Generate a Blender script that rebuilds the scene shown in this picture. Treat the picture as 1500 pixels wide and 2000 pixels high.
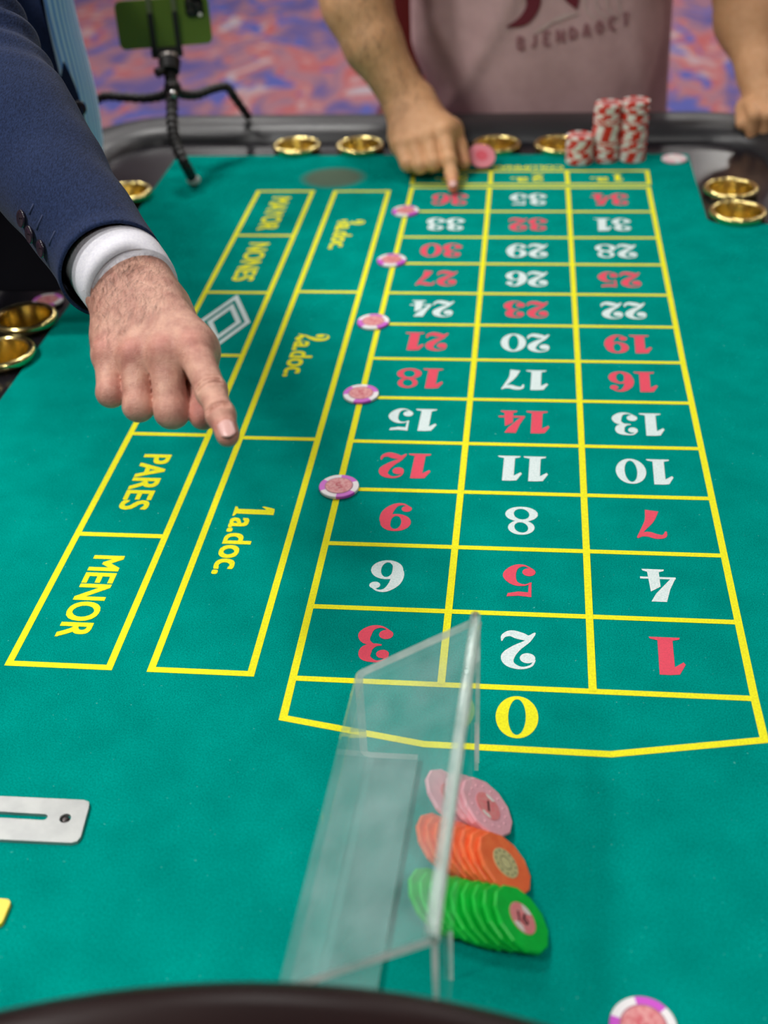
import bpy, bmesh, math, random
import numpy as np
from mathutils import Vector, Matrix, noise

random.seed(7)
for o in list(bpy.data.objects):
    bpy.data.objects.remove(o)
SC = bpy.context.scene
COL = SC.collection

# ---------------------------------------------------------------- camera
FPX = 2342.82
CAM = np.array([0.1765, -0.7016, 0.6686])
def _rot(rx, ry, rz):
    cx, sx, cy, sy, cz, sz = np.cos(rx), np.sin(rx), np.cos(ry), np.sin(ry), np.cos(rz), np.sin(rz)
    return (np.array([[cz, -sz, 0], [sz, cz, 0], [0, 0, 1]]) @ np.array([[cy, 0, sy], [0, 1, 0], [-sy, 0, cy]])
            @ np.array([[1, 0, 0], [0, cx, -sx], [0, sx, cx]]))
RC = _rot(0.9560126, 0.0400604, 0.1062848)
cd = bpy.data.cameras.new('camera')
cam = bpy.data.objects.new('camera', cd); COL.objects.link(cam)
m4 = np.eye(4); m4[:3, :3] = RC; m4[:3, 3] = CAM
cam.matrix_world = Matrix(m4.tolist())
cd.sensor_fit = 'VERTICAL'; cd.sensor_height = 24.0; cd.sensor_width = 18.0
cd.lens = FPX * 24.0 / 2000.0
cd.clip_start = 0.02; cd.clip_end = 60
cd.dof.use_dof = True; cd.dof.focus_distance = 1.03; cd.dof.aperture_fstop = 2.8
SC.camera = cam

def at(px, py, depth):
    "world point seen at photo pixel (px,py) at a given depth along the optical axis"
    d = RC @ np.array([(px - 750) / FPX, -(py - 1000) / FPX, -1.0])
    return CAM + d * depth
def on(px, py, z=0.0):
    d = RC @ np.array([(px - 750) / FPX, -(py - 1000) / FPX, -1.0])
    return CAM + d * ((z - CAM[2]) / d[2])
def project(P):
    d = (np.asarray(P, float) - CAM) @ RC
    return np.stack([750 + FPX * d[..., 0] / -d[..., 2], 1000 - FPX * d[..., 1] / -d[..., 2]], -1), -d[..., 2]

# ---------------------------------------------------------------- light
SC.view_settings.view_transform = 'Standard'
SC.view_settings.look = 'None'
SC.view_settings.gamma = 1.0
SC.view_settings.use_curve_mapping = False
SC.view_settings.exposure = 0.0
w = bpy.data.worlds.new('world'); SC.world = w; w.use_nodes = True
bg = w.node_tree.nodes['Background']
bg.inputs[0].default_value = (0.80, 0.90, 1.0, 1); bg.inputs[1].default_value = 0.30

FLOOR_Z, CEIL_Z = -0.86, 2.25
# (x, y, watts): recessed ceiling lamps
LAMP_GAIN = .50
LAMPS = [(0.78, -1.6, 34), (-1.20, -1.05, 46), (-1.30, 0.10, 44), (-1.35, 1.4, 28), (-0.6, 2.3, 27), (0.75, 2.3, 13), (1.9, 0.9, 4),
         (-2.0, 3.6, 34), (0.1, 3.9, 36), (2.0, 3.6, 28), (-1.4, 5.6, 48), (0.7, 5.7, 48), (2.6, 5.6, 40), (-0.4, 7.6, 48), (1.6, 7.8, 48)]

# ---------------------------------------------------------------- helpers
def lin(c):
    return tuple((v / 12.92 if v <= 0.04045 else ((v + 0.055) / 1.055) ** 2.4) for v in [x / 255 for x in c])
def link(o, parent=None):
    COL.objects.link(o)
    if parent is not None: o.parent = parent
    return o
def mesh_obj(name, verts, faces, mat=None, parent=None, smooth=False, mats=None, fmat=None):
    me = bpy.data.meshes.new(name)
    me.from_pydata([tuple(map(float, v)) for v in verts], [], [tuple(map(int, f)) for f in faces])
    for mm in (mats or ([mat] if mat else [])): me.materials.append(mm)
    if fmat is not None: me.polygons.foreach_set('material_index', np.array(fmat, dtype=np.int32))
    if smooth: me.polygons.foreach_set('use_smooth', np.ones(len(me.polygons), dtype=bool))
    me.update()
    return link(bpy.data.objects.new(name, me), parent)
def bm_obj(name, bm, mat, parent=None, smooth=False):
    me = bpy.data.meshes.new(name); bm.to_mesh(me); bm.free()
    if mat: me.materials.append(mat)
    if smooth: me.polygons.foreach_set('use_smooth', np.ones(len(me.polygons), dtype=bool))
    return link(bpy.data.objects.new(name, me), parent)
def tag(o, label=None, cat=None, group=None, kind=None):
    if label: o['label'] = label
    if cat: o['category'] = cat
    if group: o['group'] = group
    if kind: o['kind'] = kind
    return o
def empty(name, loc=(0, 0, 0)):
    o = bpy.data.objects.new(name, None); o.location = loc; o.empty_display_size = 0.05
    return link(o)
def smooth_by_angle(o, deg=35):
    me = o.data
    me.polygons.foreach_set('use_smooth', np.ones(len(me.polygons), dtype=bool))
    bm = bmesh.new(); bm.from_mesh(me)
    for e in bm.edges:
        if len(e.link_faces) == 2 and e.calc_face_angle(0) > math.radians(deg): e.smooth = False
    bm.to_mesh(me); bm.free()
def box_bm(lo, hi, bevel=0.0, seg=2):
    bm = bmesh.new(); bmesh.ops.create_cube(bm, size=1)
    for v in bm.verts: v.co = [lo[i] + (v.co[i] + .5) * (hi[i] - lo[i]) for i in range(3)]
    if bevel: bmesh.ops.bevel(bm, geom=bm.edges[:], offset=bevel, segments=seg, affect='EDGES', profile=0.6)
    return bm
def lathe(profile, n=48, closed=False):
    verts, faces = [], []
    for r, z in profile:
        for i in range(n):
            a = 2 * math.pi * i / n; verts.append((r * math.cos(a), r * math.sin(a), z))
    k = len(profile)
    for j in range(k - 1 if not closed else k):
        j2 = (j + 1) % k
        for i in range(n):
            i2 = (i + 1) % n
            faces.append((j * n + i, j * n + i2, j2 * n + i2, j2 * n + i))
    return verts, faces
def catmull(pts, n):
    P = np.array(pts, float); P = np.vstack([2 * P[0] - P[1], P, 2 * P[-1] - P[-2]]); out = []
    segs = len(P) - 3
    for t in np.linspace(0, segs, n):
        i = min(int(t), segs - 1); u = t - i; a, b, c, d = P[i:i + 4]
        out.append(.5 * ((2 * b) + (c - a) * u + (2 * a - 5 * b + 4 * c - d) * u * u + (3 * b - a - 3 * c + d) * u ** 3))
    return np.array(out)
def frames(path, closed=False, up=None):
    T = np.gradient(path, axis=0)
    if closed: T = np.roll(path, -1, 0) - np.roll(path, 1, 0)
    T /= np.linalg.norm(T, axis=1)[:, None]
    a = np.array(up if up is not None else (0, 0, 1.0)); N = []
    nn = a - T[0] * (a @ T[0]); nn /= np.linalg.norm(nn)
    for t in T:
        if up is not None and closed: nn = a - t * (a @ t)
        else: nn = nn - t * (nn @ t)
        nn = nn / np.linalg.norm(nn); N.append(nn)
    N = np.array(N); B = np.cross(T, N)
    return T, N, B
def tube(path, radii, n=24, cap=True, disp=None, up=None):
    path = np.array(path, float); T, N, B = frames(path, up=up)
    verts, faces = [], []
    for i, p in enumerate(path):
        r = radii[i]; ra, rb = (r if hasattr(r, '__len__') else (r, r))
        for j in range(n):
            a = 2 * math.pi * j / n
            v = p + N[i] * ra * math.cos(a) + B[i] * rb * math.sin(a)
            if disp is not None:
                dr = (N[i] * math.cos(a) + B[i] * math.sin(a)); v = v + dr * disp(i / (len(path) - 1), a, v)
            verts.append(v)
    for i in range(len(path) - 1):
        for j in range(n):
            j2 = (j + 1) % n; faces.append((i * n + j, i * n + j2, (i + 1) * n + j2, (i + 1) * n + j))
    if cap:
        faces.append(tuple(range(n))[::-1]); faces.append(tuple((len(path) - 1) * n + j for j in range(n)))
    return np.array(verts), faces
def fill2d(splines, z0, z1):
    "closed 2D outlines (first outer, others holes) filled and given thickness z0..z1; returns verts, faces"
    cu = bpy.data.curves.new('tmp', 'CURVE'); cu.dimensions = '2D'; cu.fill_mode = 'BOTH'; cu.extrude = (z1 - z0) / 2
    for s in splines:
        sp = cu.splines.new('POLY'); sp.points.add(len(s) - 1); sp.use_cyclic_u = True
        for p, q in zip(sp.points, s): p.co = (q[0], q[1], 0, 1)
    ob = bpy.data.objects.new('tmp', cu); COL.objects.link(ob)
    me = bpy.data.meshes.new_from_object(ob.evaluated_get(bpy.context.evaluated_depsgraph_get()))
    v = [(p.co.x, p.co.y, p.co.z + (z0 + z1) / 2) for p in me.vertices]; f = [tuple(p.vertices) for p in me.polygons]
    bpy.data.objects.remove(ob); bpy.data.curves.remove(cu); bpy.data.meshes.remove(me)
    return v, f
def text2d(body, bold=0.0):
    cu = bpy.data.curves.new('tmp', 'FONT'); cu.body = body; cu.size = 1; cu.offset = bold; cu.resolution_u = 4
    ob = bpy.data.objects.new('tmp', cu); COL.objects.link(ob)
    bpy.context.view_layer.update()
    me = bpy.data.meshes.new_from_object(ob.evaluated_get(bpy.context.evaluated_depsgraph_get()))
    v = np.array([tuple(p.co) for p in me.vertices])[:, :2]; f = [tuple(p.vertices) for p in me.polygons]
    bpy.data.objects.remove(ob); bpy.data.curves.remove(cu); bpy.data.meshes.remove(me)
    return v, f
def circle(cx, cy, r, n=32):
    return [(cx + r * math.cos(2 * math.pi * i / n), cy + r * math.sin(2 * math.pi * i / n)) for i in range(n)]
def rrect(x0, x1, y0, y1, rad, n=8):
    "rounded rectangle; rad = radius or 4 radii (x1y1, x0y1, x0y0, x1y0)"
    R = rad if hasattr(rad, '__len__') else (rad,) * 4; out = []
    for (cx, cy, r, a0) in ((x1 - R[0], y1 - R[0], R[0], 0), (x0 + R[1], y1 - R[1], R[1], 90), (x0 + R[2], y0 + R[2], R[2], 180), (x1 - R[3], y0 + R[3], R[3], 270)):
        if r == 0: out.append((cx, cy)); continue
        for i in range(n + 1):
            a = math.radians(a0 + 90 * i / n); out.append((cx + r * math.cos(a), cy + r * math.sin(a)))
    return out
def basis(n, x=(1, 0, 0)):
    n = np.array(n, float); n /= np.linalg.norm(n); x = np.array(x, float); x = x - n * (n @ x); x /= np.linalg.norm(x)
    return np.stack([x, np.cross(n, x), n], 1)
def place(o, loc, rot3=None):
    M = np.eye(4)
    if rot3 is not None: M[:3, :3] = rot3
    M[:3, 3] = loc; o.matrix_world = Matrix(M.tolist()); return o
def copy_tree(o, parent=None):
    c = o.copy(); COL.objects.link(c); c.parent = parent
    for ch in o.children: copy_tree(ch, c)
    return c

# ---------------------------------------------------------------- materials
def M(name, col, rough=0.5, metal=0.0, spec=0.5, col2=None, nscale=20, nfac=(0.35, 0.65), bump=0.0, bscale=200, bdist=0.001, coat=0.0, sub=0.0, sheen=0.0, detail=4, gen=False):
    m = bpy.data.materials.new(name); m.use_nodes = True; nt = m.node_tree; p = nt.nodes['Principled BSDF']
    c = lin(col); p.inputs['Base Color'].default_value = (*c, 1)
    p.inputs['Roughness'].default_value = rough; p.inputs['Metallic'].default_value = metal
    p.inputs['Specular IOR Level'].default_value = spec; p.inputs['Coat Weight'].default_value = coat
    p.inputs['Coat Roughness'].default_value = 0.06
    if sheen: p.inputs['Sheen Weight'].default_value = sheen; p.inputs['Sheen Roughness'].default_value = 0.5
    if sub:
        p.inputs['Subsurface Weight'].default_value = sub; p.inputs['Subsurface Radius'].default_value = (1, .35, .2); p.inputs['Subsurface Scale'].default_value = 0.004
    tc = nt.nodes.new('ShaderNodeTexCoord')
    if col2:
        n = nt.nodes.new('ShaderNodeTexNoise'); n.inputs['Scale'].default_value = nscale; n.inputs['Detail'].default_value = detail
        r = nt.nodes.new('ShaderNodeValToRGB'); r.color_ramp.elements[0].position = nfac[0]; r.color_ramp.elements[1].position = nfac[1]
        r.color_ramp.elements[0].color = (*c, 1); r.color_ramp.elements[1].color = (*lin(col2), 1)
        nt.links.new(tc.outputs['Object'], n.inputs['Vector']); nt.links.new(n.outputs['Fac'], r.inputs[0]); nt.links.new(r.outputs[0], p.inputs['Base Color'])
    if bump:
        n2 = nt.nodes.new('ShaderNodeTexNoise'); n2.inputs['Scale'].default_value = bscale; n2.inputs['Detail'].default_value = 3
        b = nt.nodes.new('ShaderNodeBump'); b.inputs['Strength'].default_value = bump; b.inputs['Distance'].default_value = bdist
        nt.links.new(tc.outputs['Object'], n2.inputs['Vector']); nt.links.new(n2.outputs['Fac'], b.inputs['Height']); nt.links.new(b.outputs[0], p.inputs['Normal'])
    return m
def nodes_of(m): return m.node_tree.nodes, m.node_tree.links, m.node_tree.nodes['Principled BSDF']

felt_m = M('green_felt', (0, 128, 113), rough=1.0, spec=0.0)
def _felt():
    N, L, p = nodes_of(felt_m)
    tc = N.new('ShaderNodeTexCoord')
    n1 = N.new('ShaderNodeTexNoise'); n1.inputs['Scale'].default_value = 900; n1.inputs['Detail'].default_value = 3
    n2 = N.new('ShaderNodeTexNoise'); n2.inputs['Scale'].default_value = 22; n2.inputs['Detail'].default_value = 5
    n3 = N.new('ShaderNodeTexNoise'); n3.inputs['Scale'].default_value = 260; n3.inputs['Detail'].default_value = 2
    for n in (n1, n2, n3): L.new(tc.outputs['Object'], n.inputs['Vector'])
    r = N.new('ShaderNodeValToRGB'); r.color_ramp.elements[0].position = .3; r.color_ramp.elements[1].position = .7
    r.color_ramp.elements[0].color = (*lin((0, 114, 104)), 1); r.color_ramp.elements[1].color = (*lin((0, 160, 148)), 1)
    L.new(n1.outputs['Fac'], r.inputs[0])
    mx = N.new('ShaderNodeMix'); mx.data_type = 'RGBA'; mx.blend_type = 'MULTIPLY'; mx.inputs[0].default_value = .5
    r2 = N.new('ShaderNodeValToRGB'); r2.color_ramp.elements[0].color = (.72, .72, .72, 1); r2.color_ramp.elements[1].color = (1.15, 1.15, 1.15, 1)
    r2.color_ramp.elements[0].position = .3; r2.color_ramp.elements[1].position = .7
    L.new(n2.outputs['Fac'], r2.inputs[0]); L.new(r.outputs[0], mx.inputs[6]); L.new(r2.outputs[0], mx.inputs[7])
    # pale lint specks
    r3 = N.new('ShaderNodeValToRGB'); r3.color_ramp.elements[0].position = .735; r3.color_ramp.elements[1].position = .76
    L.new(n3.outputs['Fac'], r3.inputs[0])
    mx2 = N.new('ShaderNodeMix'); mx2.data_type = 'RGBA'; mx2.inputs[7].default_value = (*lin((70, 170, 160)), 1)
    L.new(r3.outputs[0], mx2.inputs[0]); L.new(mx.outputs[2], mx2.inputs[6])
    # the worn brown oval patch behind the third dozen box
    vm = N.new('ShaderNodeVectorMath'); vm.operation = 'SUBTRACT'; vm.inputs[1].default_value = (-0.131, 1.160, 0)
    vs = N.new('ShaderNodeVectorMath'); vs.operation = 'MULTIPLY'; vs.inputs[1].default_value = (1 / .052, 1 / .047, 0)
    vl = N.new('ShaderNodeVectorMath'); vl.operation = 'LENGTH'
    L.new(tc.outputs['Object'], vm.inputs[0]); L.new(vm.outputs[0], vs.inputs[0]); L.new(vs.outputs[0], vl.inputs[0])
    mr = N.new('ShaderNodeMapRange'); mr.inputs[1].default_value = 1.1; mr.inputs[2].default_value = .75; mr.inputs[3].default_value = 0; mr.inputs[4].default_value = .8
    L.new(vl.outputs['Value'], mr.inputs[0])
    mx3 = N.new('ShaderNodeMix'); mx3.data_type = 'RGBA'; mx3.inputs[7].default_value = (*lin((98, 96, 78)), 1)
    L.new(mr.outputs[0], mx3.inputs[0]); L.new(mx2.outputs[2], mx3.inputs[6]); L.new(mx3.outputs[2], p.inputs['Base Color'])
    b = N.new('ShaderNodeBump'); b.inputs['Strength'].default_value = .35; b.inputs['Distance'].default_value = .0006
    L.new(n1.outputs['Fac'], b.inputs['Height']); L.new(b.outputs[0], p.inputs['Normal'])
_felt()
def ink(name, c, c2): return M(name, c, rough=.9, spec=.1, col2=c2, nscale=700, nfac=(.35, .75), bump=.3, bscale=900, bdist=.0004)
yellow_m = ink('yellow_ink', (246, 244, 40), (222, 216, 44))
white_m = ink('white_ink', (228, 240, 240), (190, 215, 212))
red_m = ink('red_ink', (232, 84, 104), (212, 80, 98))
black_board_m = M('black_lacquer_board', (26, 24, 30), rough=.22, spec=.5)
vinyl_m = M('dark_vinyl', (42, 44, 47), rough=.36, spec=.5, bump=.25, bscale=350, bdist=.001)
apron_m = M('dark_wood_apron', (32, 20, 17), rough=.35, col2=(44, 28, 22), nscale=12)
gold_m = M('polished_brass', (246, 226, 152), rough=.2, metal=1.0)
wheel_m = M('dark_wheel_lacquer', (26, 15, 15), rough=.3, spec=.14, coat=0, col2=(34, 20, 19), nscale=9)
steel_m = M('brushed_steel', (172, 175, 173), rough=.42, metal=.55, col2=(160, 163, 162), nscale=60, bump=.1, bscale=500)
chrome_m = M('bright_metal', (210, 210, 210), rough=.2, metal=1)
darkmetal_m = M('dark_metal', (70, 66, 66), rough=.35, metal=.8)

# ---------------------------------------------------------------- room
floor_m = M('patterned_carpet', (140, 80, 90), rough=.95, spec=.1)
def _carpet():
    N, L, p = nodes_of(floor_m)
    tc = N.new('ShaderNodeTexCoord'); mp = N.new('ShaderNodeMapping'); mp.inputs['Scale'].default_value = (1.0, .55, 1)
    L.new(tc.outputs['Object'], mp.inputs['Vector'])
    n1 = N.new('ShaderNodeTexNoise'); n1.inputs['Scale'].default_value = 4.2; n1.inputs['Detail'].default_value = 2.5; n1.inputs['Distortion'].default_value = 1.1
    n2 = N.new('ShaderNodeTexNoise'); n2.inputs['Scale'].default_value = 6.3; n2.inputs['Detail'].default_value = 2; n2.inputs['Distortion'].default_value = .8
    v = N.new('ShaderNodeTexVoronoi'); v.inputs['Scale'].default_value = 6
    mp2 = N.new('ShaderNodeMapping'); mp2.inputs['Location'].default_value = (3.3, 7.1, 0); mp2.inputs['Scale'].default_value = (1, .5, 1)
    L.new(tc.outputs['Object'], mp2.inputs['Vector'])
    L.new(mp.outputs[0], n1.inputs['Vector']); L.new(mp2.outputs[0], n2.inputs['Vector']); L.new(mp2.outputs[0], v.inputs['Vector'])
    r = N.new('ShaderNodeValToRGB'); e = r.color_ramp.elements
    e[0].position = .26; e[0].color = (*lin((72, 70, 122)), 1); e[1].position = .70; e[1].color = (*lin((150, 142, 150)), 1)
    for pos, c in ((.40, (92, 78, 120)), (.46, (122, 90, 108)), (.53, (142, 100, 108)), (.585, (152, 76, 76)), (.63, (154, 120, 122))):
        x = e.new(pos); x.color = (*lin(c), 1)
    L.new(n1.outputs['Fac'], r.inputs[0])
    r2 = N.new('ShaderNodeValToRGB'); r2.color_ramp.elements[0].position = .585; r2.color_ramp.elements[1].position = .63
    L.new(n2.outputs['Fac'], r2.inputs[0])
    mx = N.new('ShaderNodeMix'); mx.data_type = 'RGBA'; mx.inputs[7].default_value = (*lin((76, 80, 140)), 1)
    L.new(r2.outputs[0], mx.inputs[0]); L.new(r.outputs[0], mx.inputs[6]); L.new(mx.outputs[2], p.inputs['Base Color'])
_carpet()
wall_m = M('beige_wall_paint', (150, 136, 120), rough=.8, col2=(140, 126, 112), nscale=3)
ceil_m = M('white_ceiling_paint', (206, 204, 198), rough=.9, col2=(196, 194, 190), nscale=2)
X0, X1, Y0, Y1 = -4.5, 4.5, -3.5, 10.0
def slab(name, lo, hi, mat):
    return tag(bm_obj(name, box_bm(lo, hi), mat), kind='structure')
slab('floor', (X0, Y0, FLOOR_Z - .05), (X1, Y1, FLOOR_Z), floor_m)
slab('ceiling', (X0, Y0, CEIL_Z), (X1, Y1, CEIL_Z + .05), ceil_m)
slab('wall_left', (X0 - .1, Y0, FLOOR_Z), (X0, Y1, CEIL_Z), wall_m)
slab('wall_right', (X1, Y0, FLOOR_Z), (X1 + .1, Y1, CEIL_Z), wall_m)
slab('wall_back', (X0, Y1, FLOOR_Z), (X1, Y1 + .1, CEIL_Z), wall_m)
slab('wall_front', (X0, Y0 - .1, FLOOR_Z), (X1, Y0, CEIL_Z), wall_m)
trim_m = M('white_lamp_trim', (225, 225, 222), rough=.4)
lens_m = bpy.data.materials.new('lamp_lens'); lens_m.use_nodes = True
_p = lens_m.node_tree.nodes['Principled BSDF']; _p.inputs['Emission Color'].default_value = (1, .95, .86, 1); _p.inputs['Emission Strength'].default_value = 12
tv, tf = lathe([(.175, -.001), (.175, -.012), (.20, -.012), (.205, -.001)], 40)
trim_me = bpy.data.meshes.new('trim_ring'); trim_me.from_pydata(tv, [], tf); trim_me.materials.append(trim_m)
lv, lf = fill2d([circle(0, 0, .173, 40)], -.006, -.002)
lens_me = bpy.data.meshes.new('lamp_lens'); lens_me.from_pydata(lv, [], lf); lens_me.materials.append(lens_m)
for x, y, wt in LAMPS:
    t = empty('ceiling_downlight', (x, y, CEIL_Z))
    tag(t, 'round recessed downlight with white trim in the ceiling', 'ceiling light', 'ceiling downlights')
    link(bpy.data.objects.new('trim_ring', trim_me), t); link(bpy.data.objects.new('lamp_lens', lens_me), t)
    ld = bpy.data.lights.new('downlight_beam', 'AREA'); ld.shape = 'DISK'; ld.size = .34; ld.energy = wt * LAMP_GAIN; ld.color = (1.0, .985, .96)
    ld.spread = math.radians(150)
    lo = link(bpy.data.objects.new('downlight_beam', ld), t); lo.location = (0, 0, -.03)

# ---------------------------------------------------------------- roulette table
TX0, TX1, TY0, TY1 = -0.525, 0.555, -1.30, 1.335      # inner edge of the arm rest
table = empty('roulette_table', (0, 0, FLOOR_Z))
tag(table, 'roulette table with green felt betting layout, black rim and padded arm rest', 'table')
def T(o):           # parent to the table, keep world coordinates
    o.parent = table; o.location = (0, 0, -FLOOR_Z); return o
CUPS = [(-0.213, 1.297), (-0.104, 1.297), (0.126, 1.299), (0.229, 1.298), (0.483, 1.092), (0.481, 0.998), (-0.452, 0.628), (-0.447, 0.533), (-0.447, 1.070)]
holes = [circle(x, y, .0335, 28) for x, y in CUPS]
v, f = fill2d([rrect(TX0 - .03, TX1 + .03, TY0 - .03, TY1 + .03, .12)] + holes, -.022, -.0025)
T(mesh_obj('rim_board', v, f, black_board_m))
FELT_L, FELT_R, FELT_Y = -0.414, 0.437, 1.2665
fo = [(FELT_L, -1.2)] + [(FELT_L, FELT_Y - .004), (FELT_L + .004, FELT_Y), (FELT_R - .004, FELT_Y), (FELT_R, FELT_Y - .004)]
for i in range(7):
    a = math.radians(180 + 90 * i / 6); fo.append((FELT_R + .022 + .022 * math.cos(a), .992 + .022 * math.sin(a)))
fo += [(TX1 + .02, .970), (TX1 + .02, -1.2)]
v, f = fill2d([fo], -.0025, 0)
felt = T(mesh_obj('felt_layout', v, f, felt_m)); felt['label'] = 'green felt printed with a yellow betting layout'
# arm rest: padded roll around the table
def ringpath(grow):
    return np.array([(x, y, 0) for x, y in rrect(TX0 - grow, TX1 + grow, TY0 - grow, TY1 + grow, (.10 + grow, .10 + grow, .16 + grow, .16 + grow), 14)])
pth = ringpath(.058)
pp = []
for i in range(len(pth)):
    a, b = pth[i], pth[(i + 1) % len(pth)]; n = max(1, int(np.linalg.norm(b - a) / .05))
    for k in range(n): pp.append(a + (b - a) * k / n)
pp = np.array(pp); Tt, Nn, Bb = frames(pp, closed=True, up=(0, 0, 1))
n = 26; verts = []; faces = []
for i in range(len(pp)):
    for j in range(n):
        a = 2 * math.pi * j / n
        c, s = math.cos(a), math.sin(a)
        verts.append(pp[i] + Nn[i] * (-.022 + .046 * np.sign(s) * abs(s) ** .8) + Bb[i] * (.060 * np.sign(c) * abs(c) ** .8))
for i in range(len(pp)):
    i2 = (i + 1) % len(pp)
    for j in range(n):
        j2 = (j + 1) % n; faces.append((i * n + j, i * n + j2, i2 * n + j2, i2 * n + j))
T(mesh_obj('arm_rest', verts, faces, vinyl_m, smooth=True))
# apron and legs
o1 = rrect(TX0 - .05, TX1 + .05, TY0 - .05, TY1 + .05, .14); o2 = rrect(TX0 - .03, TX1 + .03, TY0 - .03, TY1 + .03, .12)
v, f = fill2d([o1, o2], -.30, -.045)
T(mesh_obj('apron', v, f, apron_m))
for lx in (-.36, .39):
    for ly in (-.95, 1.0):
        b = box_bm((lx - .07, ly - .07, FLOOR_Z), (lx + .07, ly + .07, -.03), .012)
        T(bm_obj('leg', b, apron_m))
# brass cup holders let into the rim
cv, cf = lathe([(.0325, -.07), (.0328, .006), (.0338, .0085), (.0365, .0095), (.0400, .0085), (.0412, .0055), (.0405, .0015), (.0385, -.002), (.0335, -.003), (.0330, -.071), (.001, -.072), (.001, -.069), (.0325, -.07)], 48)
cup_me = bpy.data.meshes.new('cup_holder'); cup_me.from_pydata(cv, [], cf); cup_me.materials.append(gold_m)
cup_me.polygons.foreach_set('use_smooth', np.ones(len(cup_me.polygons), dtype=bool))
for x, y in CUPS:
    o = link(bpy.data.objects.new('cup_holder', cup_me), table); o.location = (x, y, -FLOOR_Z + (.004 if x < -.4 else .001))
    o['label'] = 'polished brass cup holder'
# steel slot plate
def slot_plate():
    out = [(-.30, -.1405), (-.130, -.1385), (-.1262, -.1400), (-.1248, -.1435), (-.1222, -.1715), (-.1235, -.1755), (-.1275, -.1772), (-.30, -.1800)]
    slot = [(-.29, -.1562)] + [(-.1545 + .0028 * math.cos(math.radians(a)), -.1562 + .0028 * math.sin(math.radians(a)) ) for a in range(90, -91, -30)] + [(-.29, -.1618)]
    slot[0] = (-.29, -.1534 - .0); slot[-1] = (-.29, -.1590)
    hole = circle(-.1385, -.1561, .0042, 16)
    v, f = fill2d([out, slot, hole], .0002, .0030)
    pl = T(mesh_obj('slot_plate', v, f, steel_m)); pl['label'] = 'brushed steel plate with a long slot'
    sv, sf = lathe([(.0, .0022), (.0016, .0024), (.0030, .0016), (.0034, 0)], 16)
    s = mesh_obj('screw', [(x - .1390, y - .1559, z) for x, y, z in sv], sf, darkmetal_m, pl, smooth=True)
slot_plate()

# ------------------------------------------------------- printing on the felt
PZ = .00025
CX = [0.0, 0.1215, 0.2415, 0.3630]
RY = [0.0015, 0.0926, 0.1848, 0.2754, 0.3653, 0.4578, 0.5499, 0.6402, 0.7303, 0.8240, 0.9158, 1.0138, 1.1137]
LW = .0063
def band_poly(pts, wd, closed=False):
    "mitred strip of width wd along a 2D polyline"
    P = [np.array(p, float) for p in pts]; n = len(P); L, R_ = [], []
    for i in range(n):
        a = P[i - 1] if (i > 0 or closed) else None; b = P[(i + 1) % n] if (i < n - 1 or closed) else None
        d1 = (P[i] - a) / np.linalg.norm(P[i] - a) if a is not None else None
        d2 = (b - P[i]) / np.linalg.norm(b - P[i]) if b is not None else None
        if d1 is None: d1 = d2
        if d2 is None: d2 = d1
        n1 = np.array([-d1[1], d1[0]]); n2 = np.array([-d2[1], d2[0]]); mm = n1 + n2; mm /= np.linalg.norm(mm)
        h = wd / 2 / max(.3, mm @ n1); L.append(P[i] + mm * h); R_.append(P[i] - mm * h)
    verts = [(*q, PZ) for q in L] + [(*q, PZ) for q in R_]; faces = []
    for i in range(n if closed else n - 1):
        j = (i + 1) % n; faces.append((i, n + i, n + j, j))
    return verts, faces
def printed(name, polys, mat, label=None):
    V, F = [], []
    for i_, (v, f) in enumerate(polys):
        k = len(V); V += [(q[0], q[1], q[2] + 2.5e-5 * i_) for q in v]; F += [tuple(i + k for i in q) for q in f]
    F2 = []
    for q in F:     # all faces up
        a, b, c = (np.array(V[q[i]]) for i in (0, 1, 2))
        F2.append(q if np.cross(b - a, c - a)[2] > 0 else q[::-1])
    o = mesh_obj(name, V, F2, mat, felt)
    if label: o['label'] = label
    return o
polys = [band_poly([(CX[0], RY[0]), (CX[0], -.0436), (0.112, -.0640), (0.2515, -.0648), (CX[3] + .003, -.0425), (CX[3] + .002, RY[0]), (CX[3] - .001, RY[6]), (CX[3], RY[12]), (CX[0], RY[12])], LW, True)]
for y in RY[:-1]: polys.append(band_poly([(CX[0], y), (CX[3], y)], LW * .93))
for x in CX[1:3]: polys.append(band_poly([(x - .001, RY[0]), (x + .0008, RY[6]), (x - .0005, RY[12])], LW))
printed('number_grid_lines', polys, yellow_m, 'yellow printed number grid')
YB0, YB1 = 1.1285, 1.187
polys = [band_poly([(CX[0] - .001, YB0), (CX[3] + .002, YB0), (CX[3] + .003, YB1), (CX[0] - .004, YB1)], LW, True)] + [band_poly([(x, YB0), (x - .001, YB1)], LW) for x in CX[1:3]]
printed('column_bet_lines', polys, yellow_m)
DX0, DX1, EX0, EX1, BY0, BY1 = -.1190, -.0353, -.2412, -.1548, .0043, 1.0985
printed('dozen_bet_lines', [band_poly([(DX0, BY0), (DX1, BY0), (DX1, BY1), (DX0, BY1)], LW, True)] + [band_poly([(DX0, y), (DX1, y)], LW) for y in (.3672, .7317)], yellow_m)
printed('even_money_lines', [band_poly([(EX0, BY0), (EX1, BY0), (EX1, BY1), (EX0, BY1)], LW, True)] + [band_poly([(EX0, y), (EX1, y)], LW) for y in (.1872, .3705, .5521, .7275, .9203)], yellow_m)
def rhomb(s): return [(-.1965, .641 + .0805 * s), (-.1965 - .0335 * s, .641), (-.1965, .641 - .0805 * s), (-.1965 + .0335 * s, .641)]
printed('diamond_mark', [band_poly(rhomb(.90), .0062, True), band_poly(rhomb(.55), .0066, True)], white_m, 'white double outlined diamond')

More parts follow.
